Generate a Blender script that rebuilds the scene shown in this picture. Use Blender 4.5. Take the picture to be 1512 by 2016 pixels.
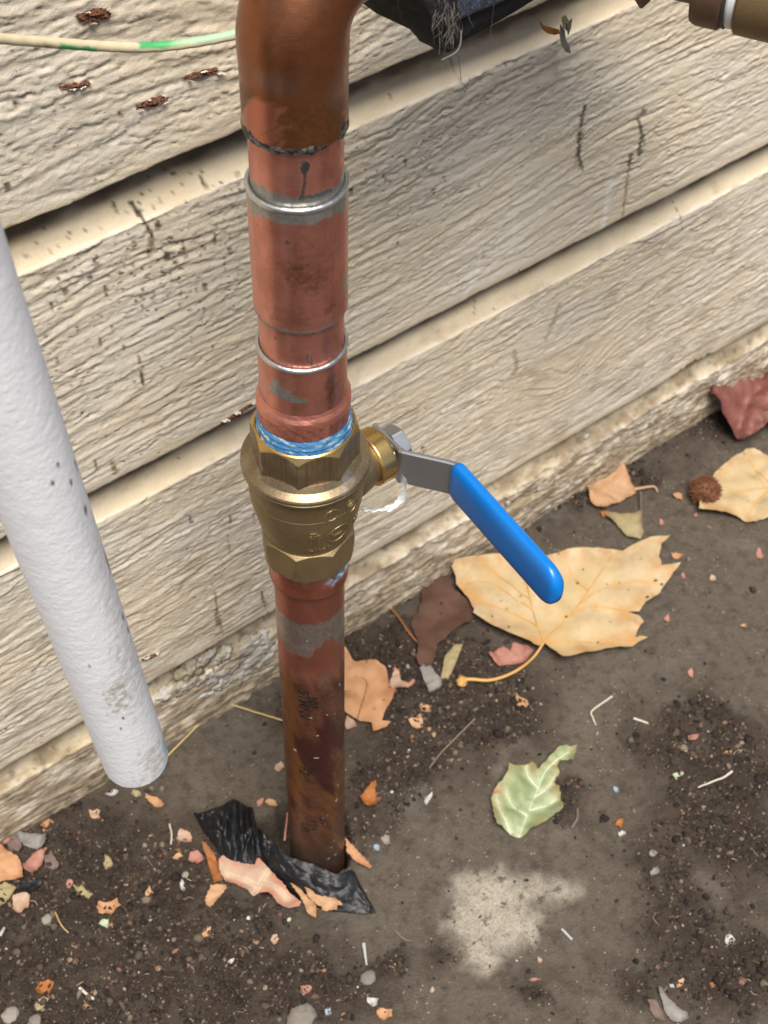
import bpy, bmesh, math, random
import numpy as np
from mathutils import Vector, Matrix
from mathutils.geometry import delaunay_2d_cdt

random.seed(7)
RNG = np.random.default_rng(11)
for o in list(bpy.data.objects):
    bpy.data.objects.remove(o)
SC = bpy.context.scene
COL = SC.collection
MM = 0.001

# ------------------------------------------------------------------ camera
F_PX, PITCH, ROLL, YAW = 2925.17, 0.870735, 0.030747, 0.676879
CAM = np.array([-253.142, -372.659, 866.95])
_fw = np.array([math.sin(YAW)*math.cos(PITCH), math.cos(YAW)*math.cos(PITCH), -math.sin(PITCH)])
_rt = np.array([math.cos(YAW), -math.sin(YAW), 0.0])
_up = np.cross(_rt, _fw)
_c, _s = math.cos(ROLL), math.sin(ROLL)
RC = np.array([_c*_rt+_s*_up, -_s*_rt+_c*_up, _fw])
cd = bpy.data.cameras.new('camera')
cam = bpy.data.objects.new('camera', cd)
COL.objects.link(cam)
M = Matrix.Identity(4)
for i in range(3):
    M[i][0], M[i][1], M[i][2], M[i][3] = RC[0][i], RC[1][i], -RC[2][i], CAM[i]*MM
cam.matrix_world = M
cd.sensor_fit = 'VERTICAL'
cd.sensor_height = 24.0
cd.lens = 24.0*F_PX/2016.0
cd.clip_start, cd.clip_end = 0.01, 200.0
cd.dof.use_dof = True
cd.dof.focus_distance = 0.640
cd.dof.aperture_fstop = cd.lens/2.3           # 2.3 mm aperture
SC.camera = cam

# ------------------------------------------------------------------ light
SUN_ELEV, SUN_AZ = math.radians(66), math.radians(243)   # azimuth measured anticlockwise from +x
world = bpy.data.worlds.new('World')
SC.world = world
world.use_nodes = True
wn = world.node_tree
bg = wn.nodes['Background']
sky = wn.nodes.new('ShaderNodeTexSky')
sky.sky_type = 'NISHITA'
sky.sun_disc = False
sky.sun_elevation = SUN_ELEV
sky.sun_rotation = math.pi/2 - SUN_AZ
sky.air_density, sky.dust_density, sky.ozone_density = 1.0, 3.0, 1.0
bg.inputs['Strength'].default_value = 0.05
wn.links.new(sky.outputs[0], bg.inputs['Color'])
sd = bpy.data.lights.new('sun', 'SUN')
sd.energy = 2.8
sd.angle = math.radians(30)
sd.color = (1.0, 0.955, 0.89)
sun = bpy.data.objects.new('sun', sd)
COL.objects.link(sun)
sdir = Vector((math.cos(SUN_ELEV)*math.cos(SUN_AZ), math.cos(SUN_ELEV)*math.sin(SUN_AZ), math.sin(SUN_ELEV)))
sun.rotation_euler = (-sdir).to_track_quat('-Z', 'Y').to_euler()
sun.location = (0, 0, 3)
vs = SC.view_settings
vs.view_transform, vs.look, vs.gamma, vs.use_curve_mapping = 'Standard', 'None', 1.0, False
vs.exposure = 1.1
SC.cycles.max_bounces = 8
SC.cycles.caustics_reflective = False
SC.cycles.caustics_refractive = False

# ------------------------------------------------------------------ picture measurements -> places
def ray(u, v):
    return RC.T @ np.array([(u-756)/F_PX, -(v-1008)/F_PX, 1.0])
def on_z(u, v, z=0.0):
    d = ray(u, v); return CAM + (z-CAM[2])/d[2]*d
def on_y(u, v, y):
    d = ray(u, v); return CAM + (y-CAM[1])/d[1]*d
def on_plane(u, v, p0, n):
    d = ray(u, v); return CAM + np.dot(p0-CAM, n)/np.dot(d, n)*d
PHC = math.atan2(CAM[1], CAM[0])              # direction from the riser to the viewer
def on_cyl(u, v, r):
    """angle right of the front, height on the riser"""
    d = ray(u, v); a = d[0]**2+d[1]**2; b = 2*(CAM[0]*d[0]+CAM[1]*d[1]); c = CAM[0]**2+CAM[1]**2-r*r
    q = b*b-4*a*c
    t = (-b-math.sqrt(max(q, 0)))/(2*a); p = CAM+t*d
    w = math.atan2(p[1], p[0])-PHC
    return (w+math.pi) % (2*math.pi)-math.pi, p[2]

# ------------------------------------------------------------------ noise
_perm = np.random.default_rng(3).permutation(256)
_perm = np.concatenate([_perm, _perm, _perm])
_ang = np.random.default_rng(4).random(256)*2*np.pi
_gx, _gy = np.cos(_ang), np.sin(_ang)
def perlin(x, y, seed=0):
    x = np.asarray(x, float)+seed*17.31; y = np.asarray(y, float)+seed*5.77
    xi = np.floor(x).astype(int); yi = np.floor(y).astype(int)
    xf = x-xi; yf = y-yi; xi &= 255; yi &= 255
    def g(ix, iy, fx, fy):
        h = _perm[_perm[ix & 255]+(iy & 255)]; return _gx[h]*fx+_gy[h]*fy
    u = xf**3*(xf*(xf*6-15)+10); v = yf**3*(yf*(yf*6-15)+10)
    a = g(xi, yi, xf, yf); b = g(xi+1, yi, xf-1, yf); c = g(xi, yi+1, xf, yf-1); d = g(xi+1, yi+1, xf-1, yf-1)
    return 1.5*((a+(b-a)*u)*(1-v)+(c+(d-c)*u)*v)
def fbm(x, y, octv=4, seed=0, gain=0.5):
    s = 0; a = 1.0; t = 0
    for o in range(octv):
        s = s+a*perlin(np.asarray(x)*2**o, np.asarray(y)*2**o, seed+o*3); t += a; a *= gain
    return s/t*1.3
def sstep(a, b, x):
    t = np.clip((x-a)/(b-a), 0, 1); return t*t*(3-2*t)

# ------------------------------------------------------------------ materials
class NT:
    def __init__(s, name):
        s.m = bpy.data.materials.new(name); s.m.use_nodes = True
        s.t = s.m.node_tree; s.b = s.t.nodes['Principled BSDF']
        s.out = s.t.nodes['Material Output']
    def N(s, typ, **kw):
        n = s.t.nodes.new(typ)
        for k, v in kw.items():
            setattr(n, k, v)
        return n
    def put(s, sock, v):
        if hasattr(v, 'is_output') or hasattr(v, 'links') and not isinstance(v, (int, float, tuple)):
            s.t.links.new(v, sock)
        else:
            if isinstance(v, (tuple, list)) and len(v) == 3 and sock.type == 'RGBA':
                v = (*v, 1)
            sock.default_value = v
    def mix(s, f, a, b, mode='MIX'):
        n = s.N('ShaderNodeMix', data_type='RGBA', blend_type=mode)
        s.put(n.inputs[0], f); s.put(n.inputs[6], a); s.put(n.inputs[7], b); return n.outputs[2]
    def mixf(s, f, a, b):
        n = s.N('ShaderNodeMix', data_type='FLOAT')
        s.put(n.inputs[0], f); s.put(n.inputs[2], a); s.put(n.inputs[3], b); return n.outputs[0]
    def math(s, op, a, b=0.0, c=0.0):
        n = s.N('ShaderNodeMath', operation=op)
        s.put(n.inputs[0], a); s.put(n.inputs[1], b); s.put(n.inputs[2], c); return n.outputs[0]
    def obj(s, scale=(1, 1, 1)):
        t = s.N('ShaderNodeTexCoord'); m = s.N('ShaderNodeMapping')
        m.inputs['Scale'].default_value = scale
        s.t.links.new(t.outputs['Object'], m.inputs['Vector']); return m.outputs[0]
    def noise(s, scale, detail=4, rough=0.55, vec=None, dist=0.0, col=False):
        n = s.N('ShaderNodeTexNoise'); n.inputs['Scale'].default_value = scale
        n.inputs['Detail'].default_value = detail; n.inputs['Roughness'].default_value = rough
        n.inputs['Distortion'].default_value = dist
        s.t.links.new(vec if vec is not None else s.obj(), n.inputs['Vector'])
        return n.outputs['Color' if col else 'Fac']
    def voro(s, scale, vec=None, feature='F1', out='Distance'):
        n = s.N('ShaderNodeTexVoronoi', feature=feature); n.inputs['Scale'].default_value = scale
        s.t.links.new(vec if vec is not None else s.obj(), n.inputs['Vector']); return n.outputs[out]
    def ramp(s, f, lo, hi):
        n = s.N('ShaderNodeMapRange'); n.interpolation_type = 'SMOOTHSTEP'
        s.put(n.inputs[0], f); n.inputs[1].default_value = lo; n.inputs[2].default_value = hi; return n.outputs[0]
    def attr(s, name):
        n = s.N('ShaderNodeAttribute'); n.attribute_name = name; return n
    def sep(s, c):
        n = s.N('ShaderNodeSeparateColor'); s.t.links.new(c, n.inputs[0]); return n.outputs
    def bump(s, h, strength=0.3, dist=0.001, prev=None):
        n = s.N('ShaderNodeBump'); n.inputs['Strength'].default_value = strength; n.inputs['Distance'].default_value = dist
        s.t.links.new(h, n.inputs['Height'])
        if prev is not None:
            s.t.links.new(prev, n.inputs['Normal'])
        return n.outputs[0]
    def set(s, **kw):
        for k, v in kw.items():
            s.put(s.b.inputs[{'color': 'Base Color', 'rough': 'Roughness', 'metal': 'Metallic', 'normal': 'Normal',
                              'spec': 'Specular IOR Level', 'sss': 'Subsurface Weight', 'coat': 'Coat Weight',
                              'trans': 'Transmission Weight', 'alpha': 'Alpha'}[k]], v)
        return s

# ------------------------------------------------------------------ mesh helpers (all in millimetres)
BASE = {}
def link(name, me, mats, parent=None, base=(0, 0, 0), smooth=None):
    o = bpy.data.objects.new(name, me)
    COL.objects.link(o)
    for m in (mats if isinstance(mats, (list, tuple)) else [mats]):
        me.materials.append(m.m if isinstance(m, NT) else m)
    base = np.array(base, float); BASE[o.name] = base
    if parent is not None:
        o.parent = parent; o.location = Vector((base-BASE[parent.name])*MM)
    else:
        o.location = Vector(base*MM)
    if smooth is not None:
        me.polygons.foreach_set('use_smooth', np.ones(len(me.polygons), bool))
        if smooth < 180:
            me.set_sharp_from_angle(angle=math.radians(smooth))
    return o
def raw_mesh(name, V, F):
    """V (n,3) mm, F (m,k) uniform faces"""
    V = np.asarray(V, np.float64); F = np.asarray(F, np.int32)
    me = bpy.data.meshes.new(name)
    me.vertices.add(len(V)); me.vertices.foreach_set('co', (V*MM).astype(np.float32).ravel())
    k = F.shape[1]
    me.loops.add(F.size); me.loops.foreach_set('vertex_index', F.ravel())
    me.polygons.add(len(F)); me.polygons.foreach_set('loop_start', np.arange(0, F.size, k, dtype=np.int32))
    me.update(calc_edges=True)
    return me
def add_attr(me, name, C):
    C = np.asarray(C, np.float32)
    if C.ndim == 1:
        a = me.attributes.new(name, 'FLOAT', 'POINT'); a.data.foreach_set('value', C)
    else:
        if C.shape[1] == 3:
            C = np.concatenate([C, np.ones((len(C), 1), np.float32)], 1)
        a = me.attributes.new(name, 'FLOAT_COLOR', 'POINT'); a.data.foreach_set('color', C.ravel())
def build(name, V, F, mats, parent=None, base=(0, 0, 0), smooth=None, attrs=None):
    base = np.array(base, float)
    if isinstance(F, np.ndarray):
        me = raw_mesh(name, np.asarray(V)-base, F)
    else:
        me = bpy.data.meshes.new(name)
        me.from_pydata([tuple(p) for p in (np.asarray(V, float)-base)*MM], [], F); me.update()
    for k, c in (attrs or {}).items():
        add_attr(me, k, c)
    return link(name, me, mats, parent, base, smooth)
def grid_faces(nr, nc, wrap=False):
    r = np.arange(nr-1)[:, None]; c = np.arange(nc if wrap else nc-1)[None, :]
    c2 = (c+1) % nc
    a = r*nc+c; b = r*nc+c2; d = (r+1)*nc+c; e = (r+1)*nc+c2
    return np.stack([a, b, e, d], -1).reshape(-1, 4)
def empty(name, base=(0, 0, 0)):
    o = bpy.data.objects.new(name, None); o.empty_display_size = 0.02
    COL.objects.link(o); o.location = Vector(np.array(base, float)*MM); BASE[o.name] = np.array(base, float); return o
def tag(o, label, cat, group=None):
    o['label'] = label; o['category'] = cat
    if group:
        o['group'] = group
    return o
ZAX = (np.zeros(3), np.array([0, 0, 1.0]), np.array([math.cos(PHC), math.sin(PHC), 0]), np.array([-math.sin(PHC), math.cos(PHC), 0]))
def dense(prof, step):
    """resample a (height, radius) profile"""
    out = []
    for (z0, r0), (z1, r1) in zip(prof[:-1], prof[1:]):
        n = max(1, int(math.ceil(math.hypot(z1-z0, r1-r0)/step)))
        for i in range(n):
            t = i/n; out.append((z0+(z1-z0)*t, r0+(r1-r0)*t))
    out.append(prof[-1]); return np.array(out)
def lathe(prof, seg=160, frame=ZAX, rfun=None, zfun=None):
    prof = np.asarray(prof, float)
    th = np.linspace(-np.pi, np.pi, seg, endpoint=False)
    Z = np.repeat(prof[:, 0:1], seg, 1); Rr = np.repeat(prof[:, 1:2], seg, 1); T = np.repeat(th[None, :], len(prof), 0)
    if rfun is not None:
        Rr = rfun(T, Z, Rr)
    if zfun is not None:
        Z = zfun(T, Z, Rr)
    O, ax, e1, e2 = frame
    V = O+Z[..., None]*ax+(Rr*np.cos(T))[..., None]*e1+(Rr*np.sin(T))[..., None]*e2
    return V.reshape(-1, 3), grid_faces(len(prof), seg, True)[:, ::-1], T.ravel(), Z.ravel(), Rr.ravel()
def tube(path, rad, seg=12, caps=True, jitter=None):
    P = np.asarray(path, float); n = len(P)
    rad = np.broadcast_to(np.asarray(rad, float), (n,))
    T = np.gradient(P, axis=0); T /= np.linalg.norm(T, axis=1)[:, None]+1e-9
    up = np.array([0, 0, 1.0]) if abs(T[0][2]) < 0.9 else np.array([1.0, 0, 0])
    N = np.cross(T[0], up); N /= np.linalg.norm(N)
    V = []
    th = np.linspace(0, 2*np.pi, seg, endpoint=False)
    for i in range(n):
        N = N-T[i]*np.dot(N, T[i]); N /= np.linalg.norm(N); B = np.cross(T[i], N)
        V.append(P[i]+rad[i]*(np.cos(th)[:, None]*N+np.sin(th)[:, None]*B))
    V = np.concatenate(V)
    F = [tuple(f) for f in grid_faces(n, seg, True)]
    if caps:
        F.append(tuple(range(seg))[::-1]); F.append(tuple(range((n-1)*seg, n*seg)))
    return V, F
def smooth_path(pts, n=8):
    """Catmull-Rom through the points"""
    P = np.asarray(pts, float)
    if len(P) < 3:
        t = np.linspace(0, 1, n+1)[:, None]; return P[0]*(1-t)+P[1]*t
    P = np.concatenate([[2*P[0]-P[1]], P, [2*P[-1]-P[-2]]])
    out = []
    for i in range(1, len(P)-2):
        for t in np.linspace(0, 1, n, endpoint=False):
            a, b, c, d = P[i-1:i+3]
            out.append(.5*((2*b)+(-a+c)*t+(2*a-5*b+4*c-d)*t*t+(-a+3*b-3*c+d)*t**3))
    out.append(P[-2]); return np.array(out)

# ================================================================== GROUND
def blobs(lst):
    out = []
    for (u, v, r) in lst:
        p = on_z(u, v, 0); q = on_z(u+r, v, 0); out.append((p[0], p[1], np.linalg.norm(q-p)))
    return out
SOIL = blobs([(120, 1880, 230), (300, 1800, 180), (420, 1930, 130), (1420, 1500, 130), (1450, 1650, 90), (1380, 1900, 100), (880, 1350, 150), (1010, 1390, 70), (560, 1390, 60), (650, 1300, 70), (760, 1290, 110), (870, 1200, 60), (1010, 1030, 80), (1130, 960, 80), (1260, 930, 70), (1390, 850, 80), (1500, 800, 60),
              (800, 1400, 110), (850, 1480, 100), (740, 1540, 90), (930, 1400, 80), (1000, 1420, 60), (760, 1620, 60), (900, 1320, 70), (700, 1640, 55), (960, 1330, 60),
              (60, 1720, 170), (200, 1690, 130), (150, 1830, 200), (330, 1740, 90), (330, 1880, 140), (480, 1840, 90), (80, 1960, 160), (260, 1990, 120), (480, 1960, 110), (600, 1930, 90), (690, 1960, 80), (420, 1640, 35), (770, 1900, 50),
              (1360, 1420, 95), (1440, 1520, 110), (1400, 1590, 90), (1290, 1670, 80), (1340, 1760, 90), (1330, 1860, 70), (1420, 1640, 70), (1500, 1690, 60), (1130, 1560, 45), (1110, 1610, 40), (1260, 1470, 40), (1260, 1950, 70), (1450, 1960, 90), (1500, 1880, 70), (1060, 1960, 60), (880, 1890, 40)])
PALE = blobs([(960, 1790, 55), (930, 1830, 55), (970, 1870, 38), (1000, 1750, 42), (1060, 1745, 38), (1120, 1752, 30), (930, 1755, 45), (940, 1900, 25), (1000, 1800, 45), (1020, 1830, 30)])
def field(x, y, bl, k=0.62):
    s = np.zeros_like(x)
    x = x+9*fbm(x/26, y/26, 3, 91); y = y+9*fbm(x/26+7, y/26, 3, 93)
    for (a, b, r) in bl:
        s = s+np.exp(-((x-a)**2+(y-b)**2)/(r*r*k))
    return 1-np.exp(-s*1.1)
def damp_mask(x, y):
    return sstep(.10, .85, field(x, y, SOIL, 1.3)+.45*fbm(x/33, y/33, 5, 121, .62)-.12)
def soil_mask(x, y):
    m = field(x, y, SOIL)
    far = sstep(-90, -420, x)*1.0
    m = np.maximum(m, far*.8)
    return sstep(.36, .74, m+.30*fbm(x/19, y/19, 5, 21, .6)+.10*fbm(x/3.5, y/3.5, 3, 23))
def pale_mask(x, y):
    return .9*sstep(.30, 1.35, 1.25*field(x, y, PALE, 1.2)+.40*fbm(x/13, y/13, 5, 31, .7))
def gh(x, y, detail=True, hole=True):
    x = np.asarray(x, float); y = np.asarray(y, float)
    m = soil_mask(x, y)
    h = 2.0*fbm(x/120, y/120, 3, 1)+.5*fbm(x/22, y/22, 3, 2)
    h = h+m*(1.6+2.2*fbm(x/17, y/17, 3, 5))
    h = h+sstep(85, 125, y)*2.0*(1+fbm(x/15, y/15, 3, 8))
    if detail:
        h = h+m*(1.5*fbm(x/5.5, y/5.5, 3, 6)+.9*np.abs(fbm(x/2.6, y/2.6, 2, 9)))+(1-m)*.16*fbm(x/3.0, y/3.0, 3, 7)
    d = np.hypot((x+11)/1.15, y-7)
    d = d*(1+.13*fbm(x/12, y/12, 2, 44))
    return h-46*sstep(33, 25, d) if hole else h
def gpt(u, v, off=0.0, detail=False):
    """place on the real ground below a measured direction"""
    z = 0.0
    for _ in range(4):
        p = on_z(u, v, z+off); z = float(gh(p[0], p[1], detail, False))
    return on_z(u, v, z+off)
def axis(lo, hi, step, far_lo, far_hi, n=26):
    a = np.arange(lo, hi+1e-6, step)
    g = np.geomspace(step, abs(far_hi-hi), n); gl = np.geomspace(step, abs(lo-far_lo), n)
    return np.concatenate([(lo-gl)[::-1], a, hi+g])
gx_ = axis(-330, 560, 1.9, -4500, 4500); gy_ = axis(-300, 131, 1.7, -5000, 170, 18)
GX, GY = np.meshgrid(gx_, gy_)
GZ = gh(GX, GY)
gd_ = damp_mask(GX, GY).ravel(); gs = soil_mask(GX, GY).ravel(); gp = pale_mask(GX, GY).ravel()
gV = np.stack([GX.ravel(), GY.ravel(), GZ.ravel()], 1)
g = NT('dirt')
v0 = g.obj()
a = g.attr('mask'); ms = g.sep(a.outputs['Color'])
n1 = g.noise(14, 6, .6); n2 = g.noise(120, 6, .65); n3 = g.noise(600, 4, .6); n4 = g.noise(1500, 2, .5)
n0 = g.noise(5, 4, .6)
mud = g.mix(g.ramp(n1, .3, .7), (.080, .062, .046), (.116, .096, .072))
mud = g.mix(g.ramp(n0, .4, .62), mud, (.097, .080, .061))
mud = g.mix(g.math('MULTIPLY', g.ramp(n2, .45, .72), .7), mud, (.042, .032, .024))
mud = g.mix(g.math('MULTIPLY', g.ramp(n3, .52, .75), .5), mud, (.15, .12, .088))
mud = g.mix(g.math('MULTIPLY', g.ramp(n4, .62, .75), .7), mud, (.03, .024, .02))
pale = g.mix(g.ramp(n3, .35, .7), (.42, .375, .30), (.29, .255, .20))
pale = g.mix(g.ramp(n2, .54, .68), pale, (.10, .08, .06))
dark = g.mix(g.ramp(n3, .3, .7), (.014, .009, .007), (.052, .037, .026))
dark = g.mix(g.ramp(n2, .35, .7), dark, (.038, .027, .020))
dark = g.mix(g.math('MULTIPLY', g.ramp(g.noise(30, 5, .65), .48, .62), .7), dark, (.064, .048, .035))
mud = g.mix(g.math('MULTIPLY', ms[2], g.mixf(n2, .5, .95)), mud, (.040, .028, .020))
sm = g.noise(38, 6, .68, dist=.6)
mud = g.mix(g.math('MULTIPLY', g.ramp(sm, .52, .68), .55), mud, (.052, .039, .029))
mud = g.mix(g.math('MULTIPLY', g.ramp(g.noise(21, 5, .6), .56, .70), .40), mud, (.17, .145, .115))
c = g.mix(ms[1], mud, pale)
c = g.mix(ms[0], c, dark)
spk = g.voro(260); sp2 = g.noise(50, 3)
c = g.mix(g.math('MULTIPLY', g.math('LESS_THAN', spk, .13), g.ramp(sp2, .5, .6)), c, (.30, .26, .21))
b0 = g.bump(n2, .7, .004); b1 = g.bump(n3, .7, .002, b0); b2 = g.bump(n4, .5, .0008, b1)
g.set(color=c, rough=g.mixf(n2, .75, .98), normal=b2, spec=.25)
ground = build('ground', gV, grid_faces(len(gy_), len(gx_)), g, smooth=180,
               attrs={'mask': np.stack([gs, gp, gd_], 1)})
ground['kind'] = 'structure'

# ================================================================== SIDING WALL
YL = 117.3
LIPS = [640.0, 456.4, 275.2, 84.0, -95.0]
TOPS = [824.0, 640.0, 456.4, 275.2, 84.0]
specks, strokes = [], []
def wpt(u, v, y=YL+2):
    p = on_y(u, v, y); return p[0], p[2]
def sp(u, v, r, ch=0, val=1.0, el=1.0):
    x, z = wpt(u, v); specks.append((x, z, r, ch, val, el))
def st(pts, w, ch=0, val=1.0):
    strokes.append(([wpt(*p) for p in pts], w, ch, val))
for (cu, cv, su, sv, n, rm) in [(300, 530, 75, 50, 170, .95), (210, 590, 90, 70, 100, .75), (430, 480, 55, 60, 80, .8), (330, 370, 110, 45, 110, .85), (100, 480, 60, 30, 25, .7), (560, 250, 90, 60, 30, .6),
                                (160, 180, 130, 110, 40, .6), (560, 900, 300, 200, 50, .55), (860, 260, 130, 110, 55, .65), (800, 380, 90, 70, 40, .7), (240, 880, 140, 100, 40, .6), (250, 1090, 150, 80, 40, .6), (1200, 420, 220, 160, 45, .5),
                                (1000, 660, 260, 120, 55, .55), (300, 650, 130, 120, 60, .7), (420, 1150, 80, 90, 30, .7), (110, 1480, 90, 60, 60, .9)]:
    for _ in range(n):
        sp(random.gauss(cu, su), random.gauss(cv, sv), abs(random.gauss(.35, .35))*rm+.28, random.choice([0, 0, 1]), random.uniform(.45, 1), random.uniform(.8, 1.15))
for (u, v, r) in [(311, 441, 2.0), (298, 462, 1.5), (276, 420, 1.6), (360, 487, 1.5), (327, 500, 2.2), (207, 567, 1.6), (292, 493, 1.6), (421, 470, 1.6), (401, 560, 1.6), (409, 365, 1.5), (345, 515, 1.2), (451, 490, 1.4), (188, 512, 1.4), (128, 572, 1.3), (29, 198, 1.3), (9, 361, 1.7), (233, 217, 1.2), (240, 420, 1.4), (225, 400, 1.2), (100, 598, 1.4), (220, 640, 1.0), (152, 642, 1.0), (240, 680, 1.0), (110, 705, 1.0), (797, 315, 1.4), (852, 372, 1.2), (873, 347, 1.0), (690, 372, 1.5), (756, 347, 1.3), (830, 880, 1.7), (836, 897, 2.0)]:
    sp(u, v, r*.8, 0, .9, 1.3); sp(u+2, v+7, r*.8, 1, .8, 1.4)
st([(272, 412), (282, 430), (292, 450)], 1.0, 0); st([(292, 450), (300, 470), (296, 490)], 1.6, 1, .9)
st([(270, 700), (277, 722), (279, 750)], .9, 1, 1.0); st([(278, 735), (280, 752)], 1.3, 0, .8)
st([(196, 665), (196, 678)], 1.3, 1, 1)
st([(183, 903), (187, 918)], 1.0, 1, 1); st([(217, 908), (224, 925)], 1.5, 1, 1)
st([(420, 1165), (427, 1200), (438, 1255)], .6, 0, .7); st([(422, 1198), (428, 1228)], 1.5, 1, 1); st([(511, 1160), (520, 1190), (534, 1235)], .5, 0, .6); st([(512, 1165), (517, 1185)], 1.2, 1, 1)
st([(448, 1035), (450, 1075), (455, 1100)], .6, 1, .8); st([(375, 1015), (377, 1030)], .9, 0, .8); st([(452, 1015), (454, 1028)], .8, 0, .8)
st([(1150, 208), (1142, 240), (1137, 280), (1140, 325)], 1.2, 0, .85); st([(1140, 262), (1137, 300)], 2.4, 0, .9); st([(1150, 208), (1146, 235)], 1.8, 1, .6); st([(1140, 320), (1144, 328)], 2.0, 0, .8); st([(1137, 290), (1130, 320)], 2.2, 1, .5)
st([(1265, 215), (1255, 232), (1263, 265), (1258, 300)], 1.3, 0, .9); st([(1262, 270), (1256, 300)], 2.8, 0, .9); st([(1240, 300), (1236, 320)], 2.0, 0, .7); st([(1270, 218), (1250, 228)], 1.4, 0, .7); st([(1240, 300), (1232, 350), (1222, 420)], 1.2, 1, .8)
st([(1196, 370), (1190, 410), (1180, 450)], 2.4, 2, .9); st([(1210, 330), (1196, 372)], 2.0, 2, .5)
st([(938, 530), (925, 555), (905, 590)], 2.4, 2, .7); st([(945, 480), (938, 530)], 1.6, 2, .5); st([(1000, 500), (1010, 460), (1012, 400)], 2.0, 2, .4)
st([(900, 610), (940, 590), (960, 560)], 1.4, 2, .4); st([(935, 680), (930, 740), (940, 830)], 1.8, 2, .45)
st([(1340, 376), (1340, 405), (1342, 450)], .5, 0, .7); st([(1100, 600), (1088, 640), (1075, 665)], 2.4, 1, .5); st([(1012, 690), (1016, 720), (1008, 735)], 2.0, 1, .6)
st([(960, 590), (940, 632)], .6, 0, .5); st([(905, 110), (907, 160), (920, 175)], .5, 0, .5)
st([(500, 1000), (500, 1030)], .8, 1, .7)
def board(i):
    zl, zu = LIPS[i], TOPS[i]
    vis = i in (1, 2, 3, 4)
    if vis:
        xs = np.concatenate([-190-np.geomspace(2, 560, 16)[::-1], np.arange(-190, 541, 1.45), 541+np.geomspace(2, 600, 16)])
    else:
        xs = np.linspace(-750, 1140, 60)
    stepz = 1.0 if vis else 12.0
    zf = np.arange(zu-28, zl+1.2, -stepz)
    rows = [(22, zu-.6, 0), (17, zu-.6, 0), (16.4, zu-4, .05), (14.6, zu-9, .1), (12.4, zu-13.5, .12), (10.0, zu-17.5, .12), (7.7, zu-21.3, .12), (5.6, zu-24.4, .14), (3.9, zu-26.6, .2), (2.6, zu-27.6, .6)]
    if vis:
        pts = np.array([(r[0], r[1]) for r in rows]); extra = []
        for a_, b_, ra, rb in zip(pts[1:-1], pts[2:], rows[1:-1], rows[2:]):
            n = max(1, int(np.hypot(*(b_-a_))/1.3))
            for k in range(n):
                t = k/n; extra.append((a_[0]*(1-t)+b_[0]*t, a_[1]*(1-t)+b_[1]*t, ra[2]*(1-t)+rb[2]*t))
        rows = [rows[0]]+extra+[rows[-1]]
    for z in zf:
        t = (z-zl)/(zu-28-zl); rows.append((2.2*t, z, 1.0))
    rows += [(.15, zl+.7, .8), (.8, zl+.1, .5), (1.8, zl, .2), (16.8, zl, 0), (22, zl, 0)]
    rows = np.array(rows)
    nr, nc = len(rows), len(xs)
    X = np.repeat(xs[None], nr, 0); Z = np.repeat(rows[:, 1:2], nc, 1); Y = YL+np.repeat(rows[:, 0:1], nc, 1); A = np.repeat(rows[:, 2:3], nc, 1)
    # rough-sawn relief: long irregular ridges separated by crevices
    sd_ = 40+i*9
    wx = X+6*fbm(X/70, Z/40, 2, sd_)
    wz = Z+4.5*fbm(X/130, Z/60, 2, sd_+1)+.8*fbm(X/18, Z/14, 2, sd_+2)-.02*X
    if i == 1:
        wz = wz+22*np.exp(-(((X-95)/60)**2+((Z-500)/40)**2))
    if i == 2:
        wz = wz+16*np.exp(-(((X-110)/90)**2+((Z-405)/30)**2))-14*np.exp(-(((X-330)/110)**2+((Z-360)/60)**2))
    if i == 3:
        wz = wz+24*np.exp(-(((X-300)/38)**2+((Z-150)/26)**2))
    per = [6, 7.5, 4.1, 5.4, 5.0][i]
    patch = sstep(-.5, .35, fbm(X/85, Z/42, 3, sd_+11))          # where the grain is strong
    def steps(p, lx, ly, k, sd2):
        """small overlapping ledges: each swells out downwards, then breaks back"""
        q = (-wz/p+k*fbm(wx/lx, wz/ly, 3, sd2)) % 1.0
        m_ = sstep(-.28, .30, fbm(wx/(lx*1.3), wz/(ly*.9), 3, sd2+3))
        dd = np.minimum(q, 1-q)
        return (q-.5)*sstep(1.0, .86, q)*m_, np.exp(-(dd/.085)**2)*m_
    s1, c1 = steps(per, 23, 6.0, 1.35, sd_+4)
    s2, c2 = steps(per*.52, 12, 3.6, 1.0, sd_+41)
    s3, c3 = steps(per*2.3, 75, 16, 1.1, sd_+61)
    n_a = fbm(wx/55, wz/per, 3, sd_+71)
    crack = np.exp(-(n_a/.05)**2)*sstep(.0, .4, fbm(X/60, Z/20, 2, sd_+73))
    h = (.45+.55*patch)*(1.25*s1+.62*s2)+.9*s3+.75*n_a-.7*crack-(.25+.3*patch)*c1-.2*c2+.26*fbm(X/4.5, Z/2.6, 3, sd_+13)
    crack2, crack3 = c1*(.5+.5*patch), np.maximum(c3, .5*c2*patch)
    amp = 1.0+.0*X
    if i == 4:
        amp = amp+1.1*sstep(-20, 20, X)
        h = h*1.3+1.6*fbm(X/22, Z/11, 4, sd_+17)
    A = A*(.22+.78*sstep(zl+1.5, zl+12, Z+3*fbm(X/30, Z/30, 2, sd_+51)))
    Y = Y-A*h*[.7, .92, .74, .76, .58][i]*amp-.10*fbm(X/3, Z/3, 2, sd_+15)
    # uneven lower edge
    lipk = (rows[:, 1] <= zl+2.5)[:, None]*(rows[:, 0] < 12)[:, None]
    Z = Z+lipk*(.55*fbm(X/7, X*0+i, 3, sd_+19)+1.0*fbm(X/45, X*0+i, 2, sd_+20))
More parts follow.
